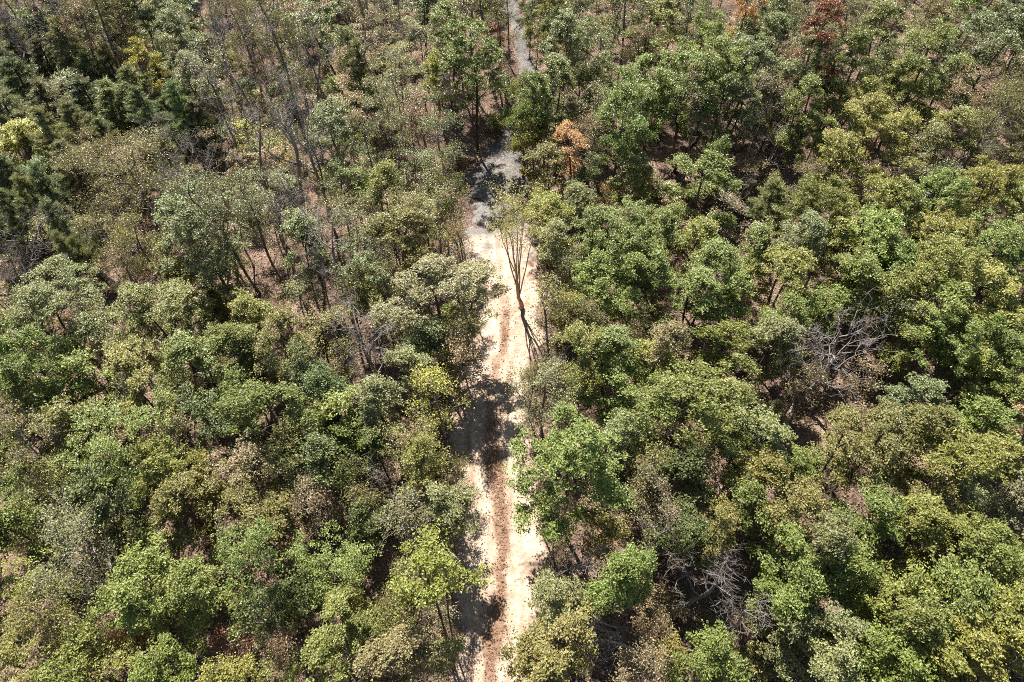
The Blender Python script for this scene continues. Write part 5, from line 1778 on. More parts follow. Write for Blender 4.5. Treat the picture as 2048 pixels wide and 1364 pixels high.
    ('S', 64.56, 81.23, 2.22, 5.92, 'b', 46, 0, 15),
    ('U', -23.25, 60.01, 2.37, 4.35, 'b', 31, 14, 14),
    ('H', 6.4, 4.98, 2.17, 2.09, 'o', 17, 13, 21),
    ('U', -16.11, 80.07, 1.99, 3.69, 'o', 33, 0, 16),
    ('F', -34.37, 2.5, 4.33, 11.12, 'b', 25, 0, 14),
    ('H', -21.33, 5.51, 1.28, 1.56, 'o', 17, 6, 14),
    ('H', -15.19, 57.24, 1.45, 1.78, 't', 14, 6, 18),
    ('U', -34.91, 34.63, 2.14, 3.05, 'b', 31, 0, 20),
    ('U', -46.95, 64.47, 2.52, 3.4, 't', 30, 0, 14),
    ('U', -29.72, 85.87, 1.93, 4.61, 't', 30, 0, 16),
    ('H', 61.51, 81.09, 1.59, 1.48, 'o', 17, 0, 15),
    ('H', -24.43, 31.16, 1.99, 1.74, 't', 14, 15, 14),
    ('F', 69.73, 93.48, 5.04, 11.27, 'd', 22, 0, 15),
    ('H', -24.2, 74.2, 1.29, 1.9, 'b', 15, 8, 16),
    ('S', -53.23, 51.75, 2.57, 5.06, 't', 45, 0, 14),
    ('H', -25.26, 89.88, 1.74, 1.46, 'g', 16, 0, 16),
    ('H', -55.79, 83.76, 1.96, 2.18, 't', 14, 0, 16),
    ('U', -32.75, 88.99, 1.91, 4.52, 'g', 32, 0, 16),
    ('H', -45.22, 52.63, 1.28, 1.18, 't', 14, 0, 14),
    ('U', -50.08, 84.12, 2, 3.36, 'o', 33, 0, 16),
    ('U', 51.03, 63.69, 2.53, 3.67, 'o', 33, 3, 13),
    ('S', 20.72, 85.43, 2.95, 5.2, 'y', 50, 0, 15),
    ('U', 45.94, 80.3, 1.84, 5.43, 't', 30, 0, 15),
    ('H', -29.63, 79.43, 1.92, 1.93, 't', 14, 0, 16),
    ('U', -28.42, 52.87, 2.48, 3.6, 't', 30, 0, 14),
    ('U', -23.47, 66.94, 1.93, 5.76, 't', 30, 3, 14),
    ('U', 35.76, 83.91, 1.81, 3.3, 'o', 33, 0, 15),
    ('H', -28.99, 84.05, 2, 1.59, 'o', 17, 0, 16),
    ('H', -36.34, 75.72, 1.48, 2.07, 't', 14, 0, 16),
    ('F', -39.18, 11.22, 4.35, 10.78, 'd', 22, 0, 14),
    ('U', 42.56, 87.37, 2.27, 4.05, 'b', 31, 0, 15),
    ('V', -40.32, 25.3, 2.34, 6.84, 't', 64, 0, 14),
    ('U', -53.62, 81.57, 2.09, 4.72, 't', 30, 0, 16),
    ('S', -26.43, 76.46, 2.47, 5.17, 'g', 47, 8, 16),
    ('U', -63.07, 77.88, 1.93, 4.76, 'o', 33, 1, 16),
    ('H', -20.08, 55.61, 1.56, 1.88, 't', 14, 13, 14),
    ('H', 32, 70.82, 1.44, 1.68, 't', 14, 0, 15),
    ('S', -37.14, 65.9, 2.73, 6.05, 't', 45, 0, 14),
    ('H', -19.9, 48.07, 1.94, 1.25, 'y', 18, 0, 25),
    ('U', -7.84, 53.19, 1.55, 5.48, 'b', 31, 10, 3),
    ('U', 27.67, 81.28, 2.19, 3.39, 't', 30, 0, 15),
    ('U', -43.42, 85.2, 1.88, 4.39, 'o', 33, 0, 16),
    ('H', -31.25, 84.57, 1.33, 1.38, 't', 14, 0, 16),
    ('V', -23.15, 55.09, 2.84, 5.74, 't', 64, 0, 14),
    ('U', -8.14, 34, 2.34, 3.28, 'g', 32, 0, 18),
    ('S', -53.06, 57.08, 2.6, 5.86, 'o', 48, 14, 14),
    ('H', 50.67, 61.08, 1.61, 1.28, 'y', 18, 3, 13),
    ('U', 4.36, 22.57, 2.29, 4.17, 't', 30, 10, 0),
    ('S', -51.33, 88.29, 2.91, 6.9, 't', 45, 0, 16),
    ('H', 14.92, 53.35, 1.97, 1.71, 't', 14, 13, 22),
    ('V', -17.31, 86.57, 3.02, 5.85, 'y', 68, 0, 16),
    ('U', -23.68, 56.84, 2.23, 5.25, 'y', 34, 1, 14),
    ('V', -3.84, 67.1, 2.21, 6.33, 'o', 67, 13, 3),
    ('H', -19.46, 22.02, 1.61, 2.15, 't', 14, 3, 14),
    ('U', 27.22, 44.81, 1.95, 3.37, 'o', 33, 13, 13),
    ('U', -50.92, 70.55, 2.09, 4.27, 'o', 33, 0, 16),
    ('U', 39.38, 30.54, 2.27, 3.42, 't', 30, 15, 13),
    ('H', -65.32, 79.47, 2.04, 1.29, 'o', 17, 0, 16),
    ('U', -57.37, 86.9, 2.02, 5.2, 'b', 31, 0, 16),
    ('U', 15.91, 78.2, 1.77, 3.75, 'g', 32, 3, 15),
    ('S', -48.82, 85.29, 2.3, 7.22, 'b', 46, 0, 16),
    ('H', -21.82, 89.6, 1.72, 1.65, 't', 14, 0, 16),
    ('S', -33.67, 82.51, 2.27, 7.37, 't', 45, 11, 16),
    ('H', -39.63, 37.14, 1.57, 2.08, 't', 14, 0, 20),
    ('V', -14.41, 78.79, 2.79, 6.53, 'o', 67, 10, 16),
    ('H', -36.39, 82.85, 1.26, 1.24, 'b', 15, 10, 16),
    ('U', -58.91, 65.04, 2.07, 4.3, 'o', 33, 11, 14),
    ('H', -34.62, 85.92, 2.07, 1.6, 't', 14, 0, 16),
    ('H', -63.29, 73.18, 1.24, 1.35, 'y', 18, 1, 16),
    ('H', 15.15, 5.12, 1.68, 1.11, 't', 14, 10, 13),
    ('H', -49.16, 80.68, 1.36, 1.36, 'o', 17, 0, 16),
    ('H', -10.88, 26.49, 2.17, 1.36, 'y', 18, 1, 18),
    ('U', -38.9, 86.45, 2.15, 4.18, 't', 30, 0, 16),
    ('U', 39.4, 27.24, 2.3, 3.68, 'o', 33, 0, 13),
    ('U', -13.67, 74.8, 2.51, 3.72, 'o', 33, 0, 16),
    ('U', -39.04, 55.54, 2.17, 5.21, 'b', 31, 0, 14),
    ('U', -23.81, 84.53, 2.29, 4.21, 't', 30, 0, 16),
    ('H', 12.67, 30.85, 1.27, 1.74, 'y', 18, 13, 17),
    ('V', 18.05, 68.26, 2.51, 6.5, 't', 64, 15, 15),
    ('H', -47.33, 42.46, 1.43, 1.7, 't', 14, 0, 14),
    ('F', -53.09, 98.29, 3.85, 10.62, 'g', 26, 0, 16),
    ('H', -58.83, 84.37, 1.71, 2.03, 't', 14, 0, 16),
    ('H', -20.82, 81.2, 1.9, 1.27, 't', 14, 0, 16),
    ('H', 37.76, 25.22, 1.38, 1.81, 't', 14, 0, 13),
    ('U', -56.41, 76.2, 1.56, 4.71, 't', 30, 0, 16),
    ('H', -30.43, 66.64, 1.98, 1.86, 't', 14, 0, 14),
    ('V', 33.42, 14.42, 3.03, 6.07, 'y', 68, 0, 13),
    ('H', -30.44, 46.29, 1.45, 1.18, 'o', 17, 8, 14),
    ('H', -62.69, 87.3, 2.02, 1.67, 'y', 18, 0, 16),
    ('H', 27.47, 78.23, 1.84, 1.53, 'o', 17, 8, 15),
    ('V', -58.16, 91.83, 2.29, 6.26, 't', 64, 0, 16),
    ('F', -4.32, 97.44, 4.83, 11.7, 'g', 26, 0, 3),
    ('U', -20.86, 60.79, 2.18, 4.66, 'b', 31, 3, 14),
    ('H', -26.41, 71.08, 1.29, 1.85, 'y', 18, 8, 16),
    ('U', -43.71, 67.21, 1.83, 5.45, 't', 30, 0, 14),
    ('V', 16.94, 71.2, 2.8, 5.8, 't', 64, 3, 15),
    ('H', -29.37, 31.59, 1.6, 2.01, 't', 14, 0, 14),
    ('S', -39.47, 89.83, 2.68, 6.73, 'o', 48, 0, 16),
    ('H', 24.8, 5.04, 1.29, 2.17, 'b', 15, 15, 13),
    ('V', 29.7, 45.94, 3.01, 6.27, 't', 64, 0, 13),
    ('V', -42.8, 44.99, 3, 6.15, 'o', 67, 0, 14),
    ('F', -89.86, 102.08, 4.8, 10.93, 'g', 26, 0, 16),
    ('U', -40.85, 91.3, 1.76, 4.43, 't', 30, 0, 16),
    ('H', -37.65, 73.75, 2.04, 1.61, 'g', 16, 10, 16),
    ('V', -26.06, 69.21, 2.85, 5.25, 'y', 68, 1, 16),
    ('V', -26.2, 5.49, 2.7, 5.1, 't', 64, 6, 14),
    ('U', -72.85, 93.45, 1.56, 4.84, 'y', 34, 0, 16),
    ('U', -14.86, 84.38, 1.52, 3.58, 't', 30, 0, 16),
    ('V', 29.42, 86.08, 2.67, 6.71, 't', 64, 0, 15),
    ('U', -18.3, 52.28, 1.52, 4.61, 'g', 32, 2, 14),
    ('H', 22.24, 41.24, 1.73, 1.86, 't', 14, 11, 13),
    ('H', -33.28, 11.45, 1.24, 1.9, 't', 14, 0, 14),
    ('U', 3.45, 5.8, 2.14, 3.61, 't', 30, 8, 0),
    ('U', -48.44, 59.43, 1.94, 3.64, 'o', 33, 14, 14),
    ('U', -51.11, 64.89, 1.65, 3.88, 't', 30, 0, 14),
    ('H', -17.6, 70.82, 2, 1.34, 'b', 15, 1, 16),
    ('U', 4.61, 75.78, 2.12, 4.88, 'o', 33, 3, 2),
    ('H', 50.59, 69.55, 1.8, 1.56, 'o', 17, 6, 15),
    ('U', -42.8, 82.22, 1.99, 3.82, 'o', 33, 0, 16),
    ('U', 36.07, 81.38, 2.47, 4.51, 'o', 33, 0, 15),
    ('H', -63.69, 75.3, 1.52, 1.47, 'g', 16, 3, 16),
    ('S', -17.97, 33.68, 2.25, 6.43, 't', 45, 0, 14),
    ('U', 11.83, 63.14, 2.24, 4.47, 'g', 32, 10, 17),
    ('H', -56.35, 81.47, 1.77, 1.62, 't', 14, 0, 16),
    ('H', 13.2, 25.51, 1.56, 1.19, 't', 14, 6, 17),
    ('U', -42.48, 37.24, 1.71, 3.33, 't', 30, 0, 14),
    ('V', 45.61, 42.18, 2.78, 6.7, 'o', 67, 15, 13),
    ('H', 11.98, 35.23, 1.96, 1.93, 'g', 16, 6, 17),
    ('U', -11.07, 47.6, 1.59, 4.12, 'y', 34, 15, 18),
    ('V', -34.87, 69.98, 2.95, 4.78, 'o', 67, 1, 16),
    ('H', -7.43, 88.3, 1.23, 1.92, 't', 14, 0, 16),
    ('U', -40.82, 46.41, 1.71, 4.6, 'o', 33, 0, 14),
    ('U', -34.61, 74.86, 1.65, 4.4, 'g', 32, 8, 16),
    ('U', -5.66, 5.02, 1.51, 3.88, 't', 30, 0, 1),
    ('S', -8.85, 31.86, 2.48, 7.45, 'o', 48, 0, 18),
    ('H', -28.1, 78.25, 2.14, 1.75, 'g', 16, 13, 16),
    ('F', 62.63, 94.53, 5.42, 12.31, 'y', 29, 0, 15),
    ('U', -47.88, 83.75, 2.19, 3.38, 't', 30, 0, 16),
    ('U', -24.93, 41.14, 2.01, 4.72, 'g', 32, 0, 8),
    ('U', -33.88, 16.93, 1.63, 4.27, 't', 30, 0, 14),
    ('H', 44.79, 60.48, 1.8, 1.5, 'y', 18, 6, 13),
    ('H', -64.61, 82.52, 1.64, 1.12, 'o', 17, 0, 16),
    ('F', -22.65, 1, 5.03, 12, 'o', 27, 0, 14),
    ('S', -31.04, 64.49, 2.34, 5.72, 'y', 50, 10, 14),
    ('U', 8.94, 76.52, 2.56, 5.8, 'g', 32, 15, 15),
    ('H', -16.94, 75.92, 2.03, 2, 'o', 17, 0, 16),
    ('H', -45.04, 77.18, 2.06, 1.73, 't', 14, 0, 16),
    ('S', 34.88, 48.54, 3.1, 6.09, 'o', 48, 10, 13),
    ('H', -32.3, 66.49, 1.22, 1.66, 'y', 18, 14, 14),
    ('V', 12.68, 5.38, 2.93, 5.83, 'o', 67, 0, 17),
    ('H', -52.82, 66.27, 1.34, 1.29, 't', 14, 0, 14),
    ('V', -62.88, 83.53, 3.15, 6.73, 'g', 66, 1, 16),
    ('F', -18.79, 99.18, 3.82, 10.35, 'o', 27, 0, 16),
    ('H', -17.29, 68.69, 1.84, 1.78, 't', 14, 0, 16),
    ('U', -61.66, 70, 2.52, 4.27, 't', 30, 0, 16),
    ('S', -45.41, 60.82, 2.81, 5.26, 'y', 50, 11, 14),
    ('U', -54.66, 55.67, 1.95, 3.22, 't', 30, 0, 14),
    ('U', -4.27, 63.3, 2.45, 5.74, 't', 30, 0, 11),
    ('H', 15.31, 80.8, 1.45, 2.1, 'y', 18, 3, 15),
    ('V', -46.67, 86.63, 3.1, 6.13, 'y', 68, 0, 16),
    ('H', -39.98, 60.39, 1.9, 1.62, 'o', 17, 0, 14),
    ('S', -41.37, 64.01, 2.44, 5.83, 't', 45, 0, 14),
    ('U', 19.78, 52.09, 1.79, 5.54, 't', 30, 13, 22),
    ('H', -31.05, 71.99, 1.84, 1.36, 'y', 18, 0, 16),
    ('V', -53.5, 71.89, 2.52, 5.22, 't', 64, 3, 16),
    ('H', -58.69, 88.19, 1.5, 2, 't', 14, 0, 16),
    ('H', 3.72, 88.26, 1.94, 2.1, 't', 14, 0, 2),
    ('F', 23.42, 92.74, 4.9, 11.89, 'b', 25, 0, 15),
    ('H', -42.34, 87.99, 1.93, 1.45, 't', 14, 0, 16),
    ('H', 23.04, 70.45, 2.14, 1.49, 't', 14, 9, 15),
    ('H', -45.49, 69.89, 1.87, 1.34, 'b', 15, 13, 16),
    ('U', -58.14, 73.89, 2.54, 5.11, 't', 30, 0, 16),
    ('H', -29.86, 42.15, 1.83, 1.65, 'o', 17, 15, 20),
    ('U', 25.33, 51.23, 1.98, 5.23, 'o', 33, 1, 13),
    ('H', -38.68, 71.5, 1.57, 1.56, 'o', 17, 14, 16),
    ('H', 4.64, 79.86, 1.21, 1.7, 't', 14, 3, 2),
    ('H', 38.98, 80.51, 1.46, 1.81, 't', 14, 0, 15),
    ('U', -19.55, 73.4, 1.93, 4.31, 'o', 33, 0, 16),
    ('H', -3.91, 78.46, 1.45, 1.84, 't', 14, 0, 16),
    ('H', -19.23, 5.52, 1.27, 2.07, 't', 14, 5, 14),
    ('U', -37.03, 49.59, 1.95, 5.6, 't', 30, 0, 14),
    ('U', 55.71, 81.81, 2.56, 5.45, 't', 30, 0, 15),
    ('H', -45.58, 50.81, 1.21, 1.31, 'b', 15, 11, 14),
    ('S', -65.59, 88.67, 2.33, 5.32, 'g', 47, 0, 16),
    ('H', -65.32, 84.71, 2.08, 2, 'y', 18, 0, 16),
    ('S', -18.44, 14.7, 3.05, 5.14, 'o', 48, 6, 14),
    ('S', -55.13, 61.79, 2.57, 6.95, 't', 45, 0, 14),
    ('H', 36, 75.64, 2.06, 2.1, 't', 14, 0, 15),
    ('U', -45.46, 82.79, 1.83, 4.72, 't', 30, 0, 16),
    ('U', -26.98, 89.46, 2.08, 5.6, 't', 30, 0, 16),
    ('H', -12.3, 57.77, 1.9, 2.14, 'o', 17, 10, 18),
    ('S', -50.82, 85.87, 2.24, 5.62, 'o', 48, 3, 16),
    ('U', -54.66, 64.67, 2.08, 4.62, 't', 30, 0, 14),
    ('H', -32.49, 29.56, 2.16, 1.33, 't', 14, 0, 14),
    ('S', -71.39, 64.94, 5.87, 12.37, 't', 58, 0, 14),
    ('V', -37.25, 77.26, 2.78, 6.94, 'o', 67, 11, 16),
    ('F', -84.33, 101.78, 4.9, 11.13, 'g', 26, 0, 16),
    ('H', -68.78, 89.43, 2.05, 2.1, 't', 14, 0, 16),
    ('H', -15.28, 69.62, 1.73, 1.44, 't', 14, 0, 16),
    ('H', -16.57, 52.98, 1.61, 1.57, 't', 14, 2, 18),
    ('H', 52.34, 86.22, 1.53, 1.74, 't', 14, 0, 15),
    ('U', -35.7, 42.78, 2.45, 3.98, 'g', 32, 0, 5),
    ('V', -36.91, 55.91, 3.07, 6.38, 't', 64, 0, 14),
    ('U', 41.37, 64.4, 1.87, 3.21, 't', 30, 3, 13),
    ('H', -45.73, 67.56, 2, 1.43, 't', 14, 0, 14),
    ('U', -60.79, 73.86, 2.51, 4.07, 'o', 33, 0, 16),
    ('U', -18.78, 59.78, 1.76, 4.3, 't', 30, 13, 14),
    ('V', -20.92, 65.46, 2.74, 5.3, 't', 64, 3, 14),
    ('H', 30.97, 9.45, 1.27, 1.38, 'g', 16, 6, 13),
    ('U', -42.86, 80.46, 1.94, 4.24, 't', 30, 0, 16),
    ('U', -37.13, 52.31, 2.05, 5.58, 'o', 33, 0, 14),
    ('H', -40.95, 84.93, 2.14, 1.52, 'o', 17, 0, 16),
    ('U', -23.44, 78.98, 1.57, 5.22, 't', 30, 0, 16),
    ('U', -37.84, 25.12, 1.74, 4.71, 'g', 32, 10, 14),
    ('S', -47.23, 66.73, 2.25, 5.79, 'g', 47, 0, 14),
    ('H', -61.39, 93.95, 2.19, 1.15, 't', 14, 0, 16),
    ('H', -26.49, 29.14, 2, 2.14, 't', 14, 0, 14),
    ('H', -12.44, 14.82, 2.07, 1.33, 't', 14, 3, 18),
    ('H', -30.28, 82.36, 1.29, 1.72, 'o', 17, 0, 16),
    ('U', 36.08, 57.23, 1.81, 3.89, 'o', 33, 10, 13),
    ('S', 56.42, 66.83, 2.35, 7.21, 't', 45, 0, 13),
    ('V', -45.1, 80.6, 2.59, 6.93, 'g', 66, 3, 16),
    ('H', -62.9, 71.4, 1.26, 1.4, 'y', 18, 0, 16),
    ('S', 26.24, 28.04, 2.38, 6.12, 't', 45, 0, 4),
    ('H', -42.09, 86.36, 1.81, 2.04, 'g', 16, 0, 16),
    ('V', -44.04, 56.77, 2.32, 5.54, 't', 64, 14, 14),
    ('H', -14.51, 86.2, 1.41, 1.5, 'g', 16, 0, 16),
    ('U', 31.09, 53.89, 1.58, 5.22, 't', 30, 10, 13),
    ('V', 12.39, 50.81, 2.83, 6.23, 't', 64, 0, 17),
    ('H', -56.15, 91.16, 2.17, 1.76, 'y', 18, 0, 16),
    ('U', -53.12, 88.98, 2.59, 5.42, 'o', 33, 0, 16),
    ('U', -50.58, 61.18, 2.28, 4.28, 'o', 33, 10, 14),
    ('V', -71.69, 94.9, 2.36, 6.58, 't', 64, 0, 16),
    ('H', -25.21, 67.77, 1.46, 1.83, 'g', 16, 10, 14),
    ('S', -38.19, 69.55, 2.25, 6.89, 'o', 48, 10, 16),
    ('V', -19.87, 90.15, 2.97, 6.21, 'b', 65, 0, 16),
    ('U', -39.52, 58.78, 2.43, 3.37, 'g', 32, 0, 14),
    ('H', 42.47, 44.28, 1.42, 1.11, 't', 14, 1, 13),
    ('H', -21.95, 72.28, 1.64, 1.6, 'b', 15, 0, 16),
    ('H', -24.13, 53.34, 1.88, 2.08, 'b', 15, 0, 14),
    ('V', -7.79, 5.66, 2.68, 5.47, 't', 64, 0, 27),
    ('H', -27.69, 66.13, 2.1, 1.66, 't', 14, 0, 14),
    ('H', 40.35, 85.62, 1.8, 1.27, 'b', 15, 0, 15),
    ('U', -26.14, 81.52, 2.11, 4.28, 'o', 33, 0, 16),
    ('S', -6.05, 83.28, 2.59, 6.89, 'y', 50, 0, 16),
    ('H', -12.01, 5, 1.34, 1.6, 'o', 17, 6, 18),
    ('U', -2.74, 87.88, 1.7, 5.35, 't', 30, 0, 3),
    ('U', 36.87, 54.46, 2.42, 4.41, 't', 30, 13, 13),
    ('H', -71.05, 88.67, 1.22, 1.75, 'o', 17, 0, 16),
    ('V', -1.82, 82.41, 2.41, 6.38, 'o', 67, 3, 3),
    ('U', -66.36, 82.58, 1.71, 3.55, 't', 30, 0, 16),
    ('H', -14.93, 81.98, 1.87, 1.13, 'b', 15, 0, 16),
    ('U', -32.62, 75.51, 1.53, 4.02, 'o', 33, 0, 16),
    ('S', -21.35, 44.03, 2.36, 6.55, 'o', 48, 0, 10),
    ('U', 58.01, 80.72, 2, 5.76, 'g', 32, 0, 15),
    ('U', -22.23, 87.33, 2.01, 4.27, 't', 30, 0, 16),
    ('H', -40.71, 87.91, 1.71, 1.95, 'o', 17, 0, 16),
    ('H', 34.9, 86.33, 2.09, 1.45, 'b', 15, 0, 15),
    ('H', 43.17, 39.24, 1.76, 1.4, 't', 14, 0, 13),
    ('H', -38.06, 81.31, 2.01, 1.97, 't', 14, 0, 16),
    ('H', -34.06, 61.4, 1.81, 1.85, 'o', 17, 0, 14),
    ('U', -7.01, 13.92, 1.68, 4.02, 'b', 31, 0, 1),
    ('U', -32.94, 85.56, 2.09, 5.58, 't', 30, 0, 16),
    ('S', -31.42, 62.33, 2.35, 7.09, 't', 45, 0, 14),
    ('V', 32.9, 67.75, 2.54, 6.09, 'o', 67, 10, 13),
    ('H', -50.67, 82.21, 1.8, 2.14, 'o', 17, 0, 16),
    ('S', -68.82, 95.22, 3.15, 6.01, 't', 45, 0, 16),
    ('U', 13.36, 46.82, 1.88, 4.78, 'g', 32, 6, 17),
    ('H', -53.88, 53.39, 1.65, 1.65, 't', 14, 0, 14),
    ('U', -18.9, 65.28, 2, 3.24, 'y', 34, 3, 14),
):
    look, nxt, where = LOOK[row[6]], NEXT_TO[row[7]], WHERE[row[8]]
    text = look + (' by ' + ('an ' if nxt[0] in 'aeiou' else 'a ') + nxt + ',' if nxt else '') + ' ' + where
    TREES.append(row[:6] + (text, CATEGORY[row[0]], look + 's ' + where))
for kind, x, y, D, h, col, label, cat, group in TREES:
    plant(kind, x, y, D, h, col, label, cat, group, prng)

SPECIAL = {
    'lone_pale_tree': (0.72, 38.25),
    'twin_trunk_yellow_tree': (-3.87, 9.83),
    'tall_roadside_tree': (-3.67, 59.83),
    'dark_leaning_tree': (28.37, 26.72),
    'forked_dark_tree': (17.24, 57.02),
    'leaning_brown_tree': (-23.01, 40.11),
    'second_brown_tree': (-20.87, 40.97),
    'felled_logs': (6.04, 11.86),
    'fallen_white_birch': (-35.18, 40.35),
}


# ------------------------------------------------------------------ trees with a shape of their own
def place(p, key, col, label, category, name, bark, leafc=None, lean=(0, 0), rz=0.0):
    x, y = SPECIAL[key]
    root = bpy.data.objects.new(name, None)
    root.location = (x, y, float(terrain(x, y)) + (0.1 if key == 'lone_pale_tree' else -0.05))
    root.rotation_euler = (lean[1], lean[0], 0)
    COL.objects.link(root)
    w = add('trunk', p.wood, None, root, (*bark, 1)); w.rotation_euler[2] = rz
    if p.leaf is not None:
        c = add('crown', p.leaf, None, root, (*leafc, 1)); c.rotation_euler[2] = rz
    root['label'] = label; root['category'] = category
    return root


def lone_tree():
    rng = np.random.RandomState(901)
    h = 14.2
    tr = np.array([(0, 0, 0), (0.16, -0.05, 0.35), (0.08, 0, 0.75), (-0.12, 0.02, 1.3), (-0.2, 0, 2.2), (-0.26, 0, 3.0), (-0.30, 0.03, 3.7), (-0.34, 0.05, 4.4)])
    # limbs rise steeply in a vase: each straight line starts low on the fork
    segs, T = [], []
    fork = tr[-5:]
    rr = np.array([0.27, 0.23, 0.19, 0.17, 0.155, 0.145, 0.125, 0.10])
    segs.append(np.concatenate([tr[:-1], tr[1:], rr[:-1, None], rr[1:, None]], 1))
    NL = 8
    for k in range(NL):
        a = 2.4 * k + rng.rand() * 0.5
        sp = 0.3 + 1.7 * math.sqrt((k + 0.4) / NL)
        p = fork[k % 5].copy()
        top = np.array([-0.45 + sp * math.cos(a), sp * math.sin(a) * 0.9, 11.4 + 1.2 * rng.rand() - 0.35 * sp])
        n = 9
        t = np.linspace(0, 1, n)
        line = p + (top - p) * t[:, None]
        line[:, :2] += np.outer(np.sin(t * math.pi) * 0.16, rng.normal(size=2)) + np.outer(t ** 2 - t, top[:2] - p[:2]) * -0.25
        line[1:-1] += rng.normal(0, 0.035, (n - 2, 3))
        # side twigs with leaves along the upper half
        att = []
        for q in range(22):
            f = 0.66 + 0.44 * rng.rand()
            c = p + (top - p) * min(f, 1.0)
            v = rng.normal(size=3) * np.array([0.62, 0.62, 0.35])
            att.append(c + v * (0.6 + 0.8 * f) + np.array([0, 0, 0.5 + 1.0 * max(0, f - 0.8)]))
        s2, t2, _ = grow(line, np.array(att), 0.2, 0.0085, rng, power=0.42, step=0.35, wob=0.08, curve=0.1)
        r0 = 0.055 + 0.025 * rng.rand()
        m = n - 1
        f = np.linspace(0, 1, n)
        rad = r0 * (1 - 0.72 * f)
        s2[:m, 6] = np.maximum(rad[:-1], 0.02); s2[:m, 7] = np.maximum(rad[1:], 0.02)
        segs.append(s2); T.append(t2)
    segs = np.concatenate(segs)
    T = np.concatenate(T)
    c, nrm, s, ids = foliage(T, np.array([0, 0, 8.0]), 0.34, 4, 7, 0.12, rng, up=0.5, spread=0.2, jitter=0.8)
    V, F = leaf_quads(c, nrm, s, rng, 0.45)
    tone, age = leaf_attrs(len(c), ids, rng, 0.38, 0.12, 0.05)
    return finish('lone_tree', segs, (V, F, tone, age, LEAF), 5.0, h)


place(lone_tree(), 'lone_pale_tree', None, 'lone vase shaped tree with bare forked limbs standing on the pale dirt track', 'tree', 'vase_shaped_tree',
      (0.52, 0.39, 0.29), (0.42, 0.38, 0.12))


def two_stem(seed, D, h, low, gap, density, leaf=0.16, lean=(0, 0)):
    rng = np.random.RandomState(seed)
    A = crown_points(int(6.0 * D ** 1.6 * density), D * 0.92, low * h, h - 0.3, rng, 12, 0.4, ragged=0.17)
    segs = []
    for s in (-1, 1):
        tr = trunk_line(h * 0.78, (s * 0.02 + lean[0], lean[1]), rng, bend=0.02)
        tr[:, 0] += s * gap * (0.5 + 0.7 * tr[:, 2] / h)
        mine = A[(A[:, 0] * s > 0)]
        a, _, _ = grow(tr, mine, 0.45, 0.0145, rng)
        segs.append(a)
    segs = flare(np.concatenate(segs), h)
    c, nrm, s, ids = foliage(A, np.array([0, 0, low * h]), 0.5, 8, 13, leaf, rng)
    V, F = leaf_quads(c, nrm, s, rng)
    tone, age = leaf_attrs(len(c), ids, rng, 0.40, 0.12, 0.12)
    # the outer leaves on one flank have already turned
    far = np.repeat(np.clip((-c[:, 0] / D - 0.1) * 1.6 + (c[:, 2] - h * 0.85) / h, 0, 1), 2)
    return finish('two_stem_%d' % seed, segs, (V, F, tone, np.clip(age + 0.45 * far * np.repeat(rng.rand(len(c)) < 0.6, 2), 0, 1), LEAF), D, h)


place(two_stem(911, 5.4, 13.0, 0.58, 0.28, 0.62, lean=(0.0, 0.0)), 'twin_trunk_yellow_tree', None, 'tree with two dark stems and yellowing crown leaning over the dirt track', 'tree', 'twin_stemmed_tree',
      (0.085, 0.07, 0.06), (0.24, 0.27, 0.045), lean=(-0.03, -0.17))
place(make_full('roadside', 6.2, 15.2, 921, 15, 1.15, low=0.36, lobe_r=0.42), 'tall_roadside_tree', None, 'tall dark trunked tree with yellow green crown at the bend of the gravel drive', 'tree', 'tall_tree',
      (0.075, 0.06, 0.05), (0.20, 0.24, 0.06))
place(make_full('leaning', 7.6, 12.5, 931, 12, 0.8, low=0.5, lobe_r=0.4), 'dark_leaning_tree', None, 'broad green tree on a thick black trunk leaning steeply', 'tree', 'broadleaf_tree',
      (0.055, 0.05, 0.048), (0.17, 0.22, 0.05), lean=(0.42, -0.05))


def forked(seed):
    rng = np.random.RandomState(seed)
    D, h = 6.0, 13.0
    A = crown_points(105, D * 0.92, 0.5 * h, h - 0.3, rng, 12, 0.4, ragged=0.17)
    tr = np.array([(0, 0, 0), (0.02, 0, 0.6), (0.05, 0, 1.3), (0.12, 0, 2.0)])
    limbs = np.array([(-1.1, 0.2, 6.2), (1.3, -0.2, 6.6), (1.9, 0.5, 4.6)])
    seg, _, _ = grow(tr, limbs, 0.05, 0.10, rng, power=0.5, step=0.6, wob=0.06)
    segs = [seg]
    dd = np.stack([np.linalg.norm(A - l, axis=1) for l in limbs], 1).argmin(1)
    for i, l in enumerate(limbs):
        st = np.stack([l - np.array([0, 0, 0.05]), l + np.array([0, 0, 0.4]), l + np.array([0, 0, 0.9])])
        if not (dd == i).any():
            continue
        s2, _, _ = grow(st, A[dd == i], 0.4, 0.0135, rng)
        segs.append(s2)
    c, nrm, s, ids = foliage(A, np.array([0, 0, 0.5 * h]), 0.5, 9, 16, 0.155, rng)
    V, F = leaf_quads(c, nrm, s, rng)
    tone, age = leaf_attrs(len(c), ids, rng)
    return finish('forked', flare(np.concatenate(segs), 6), (V, F, tone, age, LEAF), D, h)


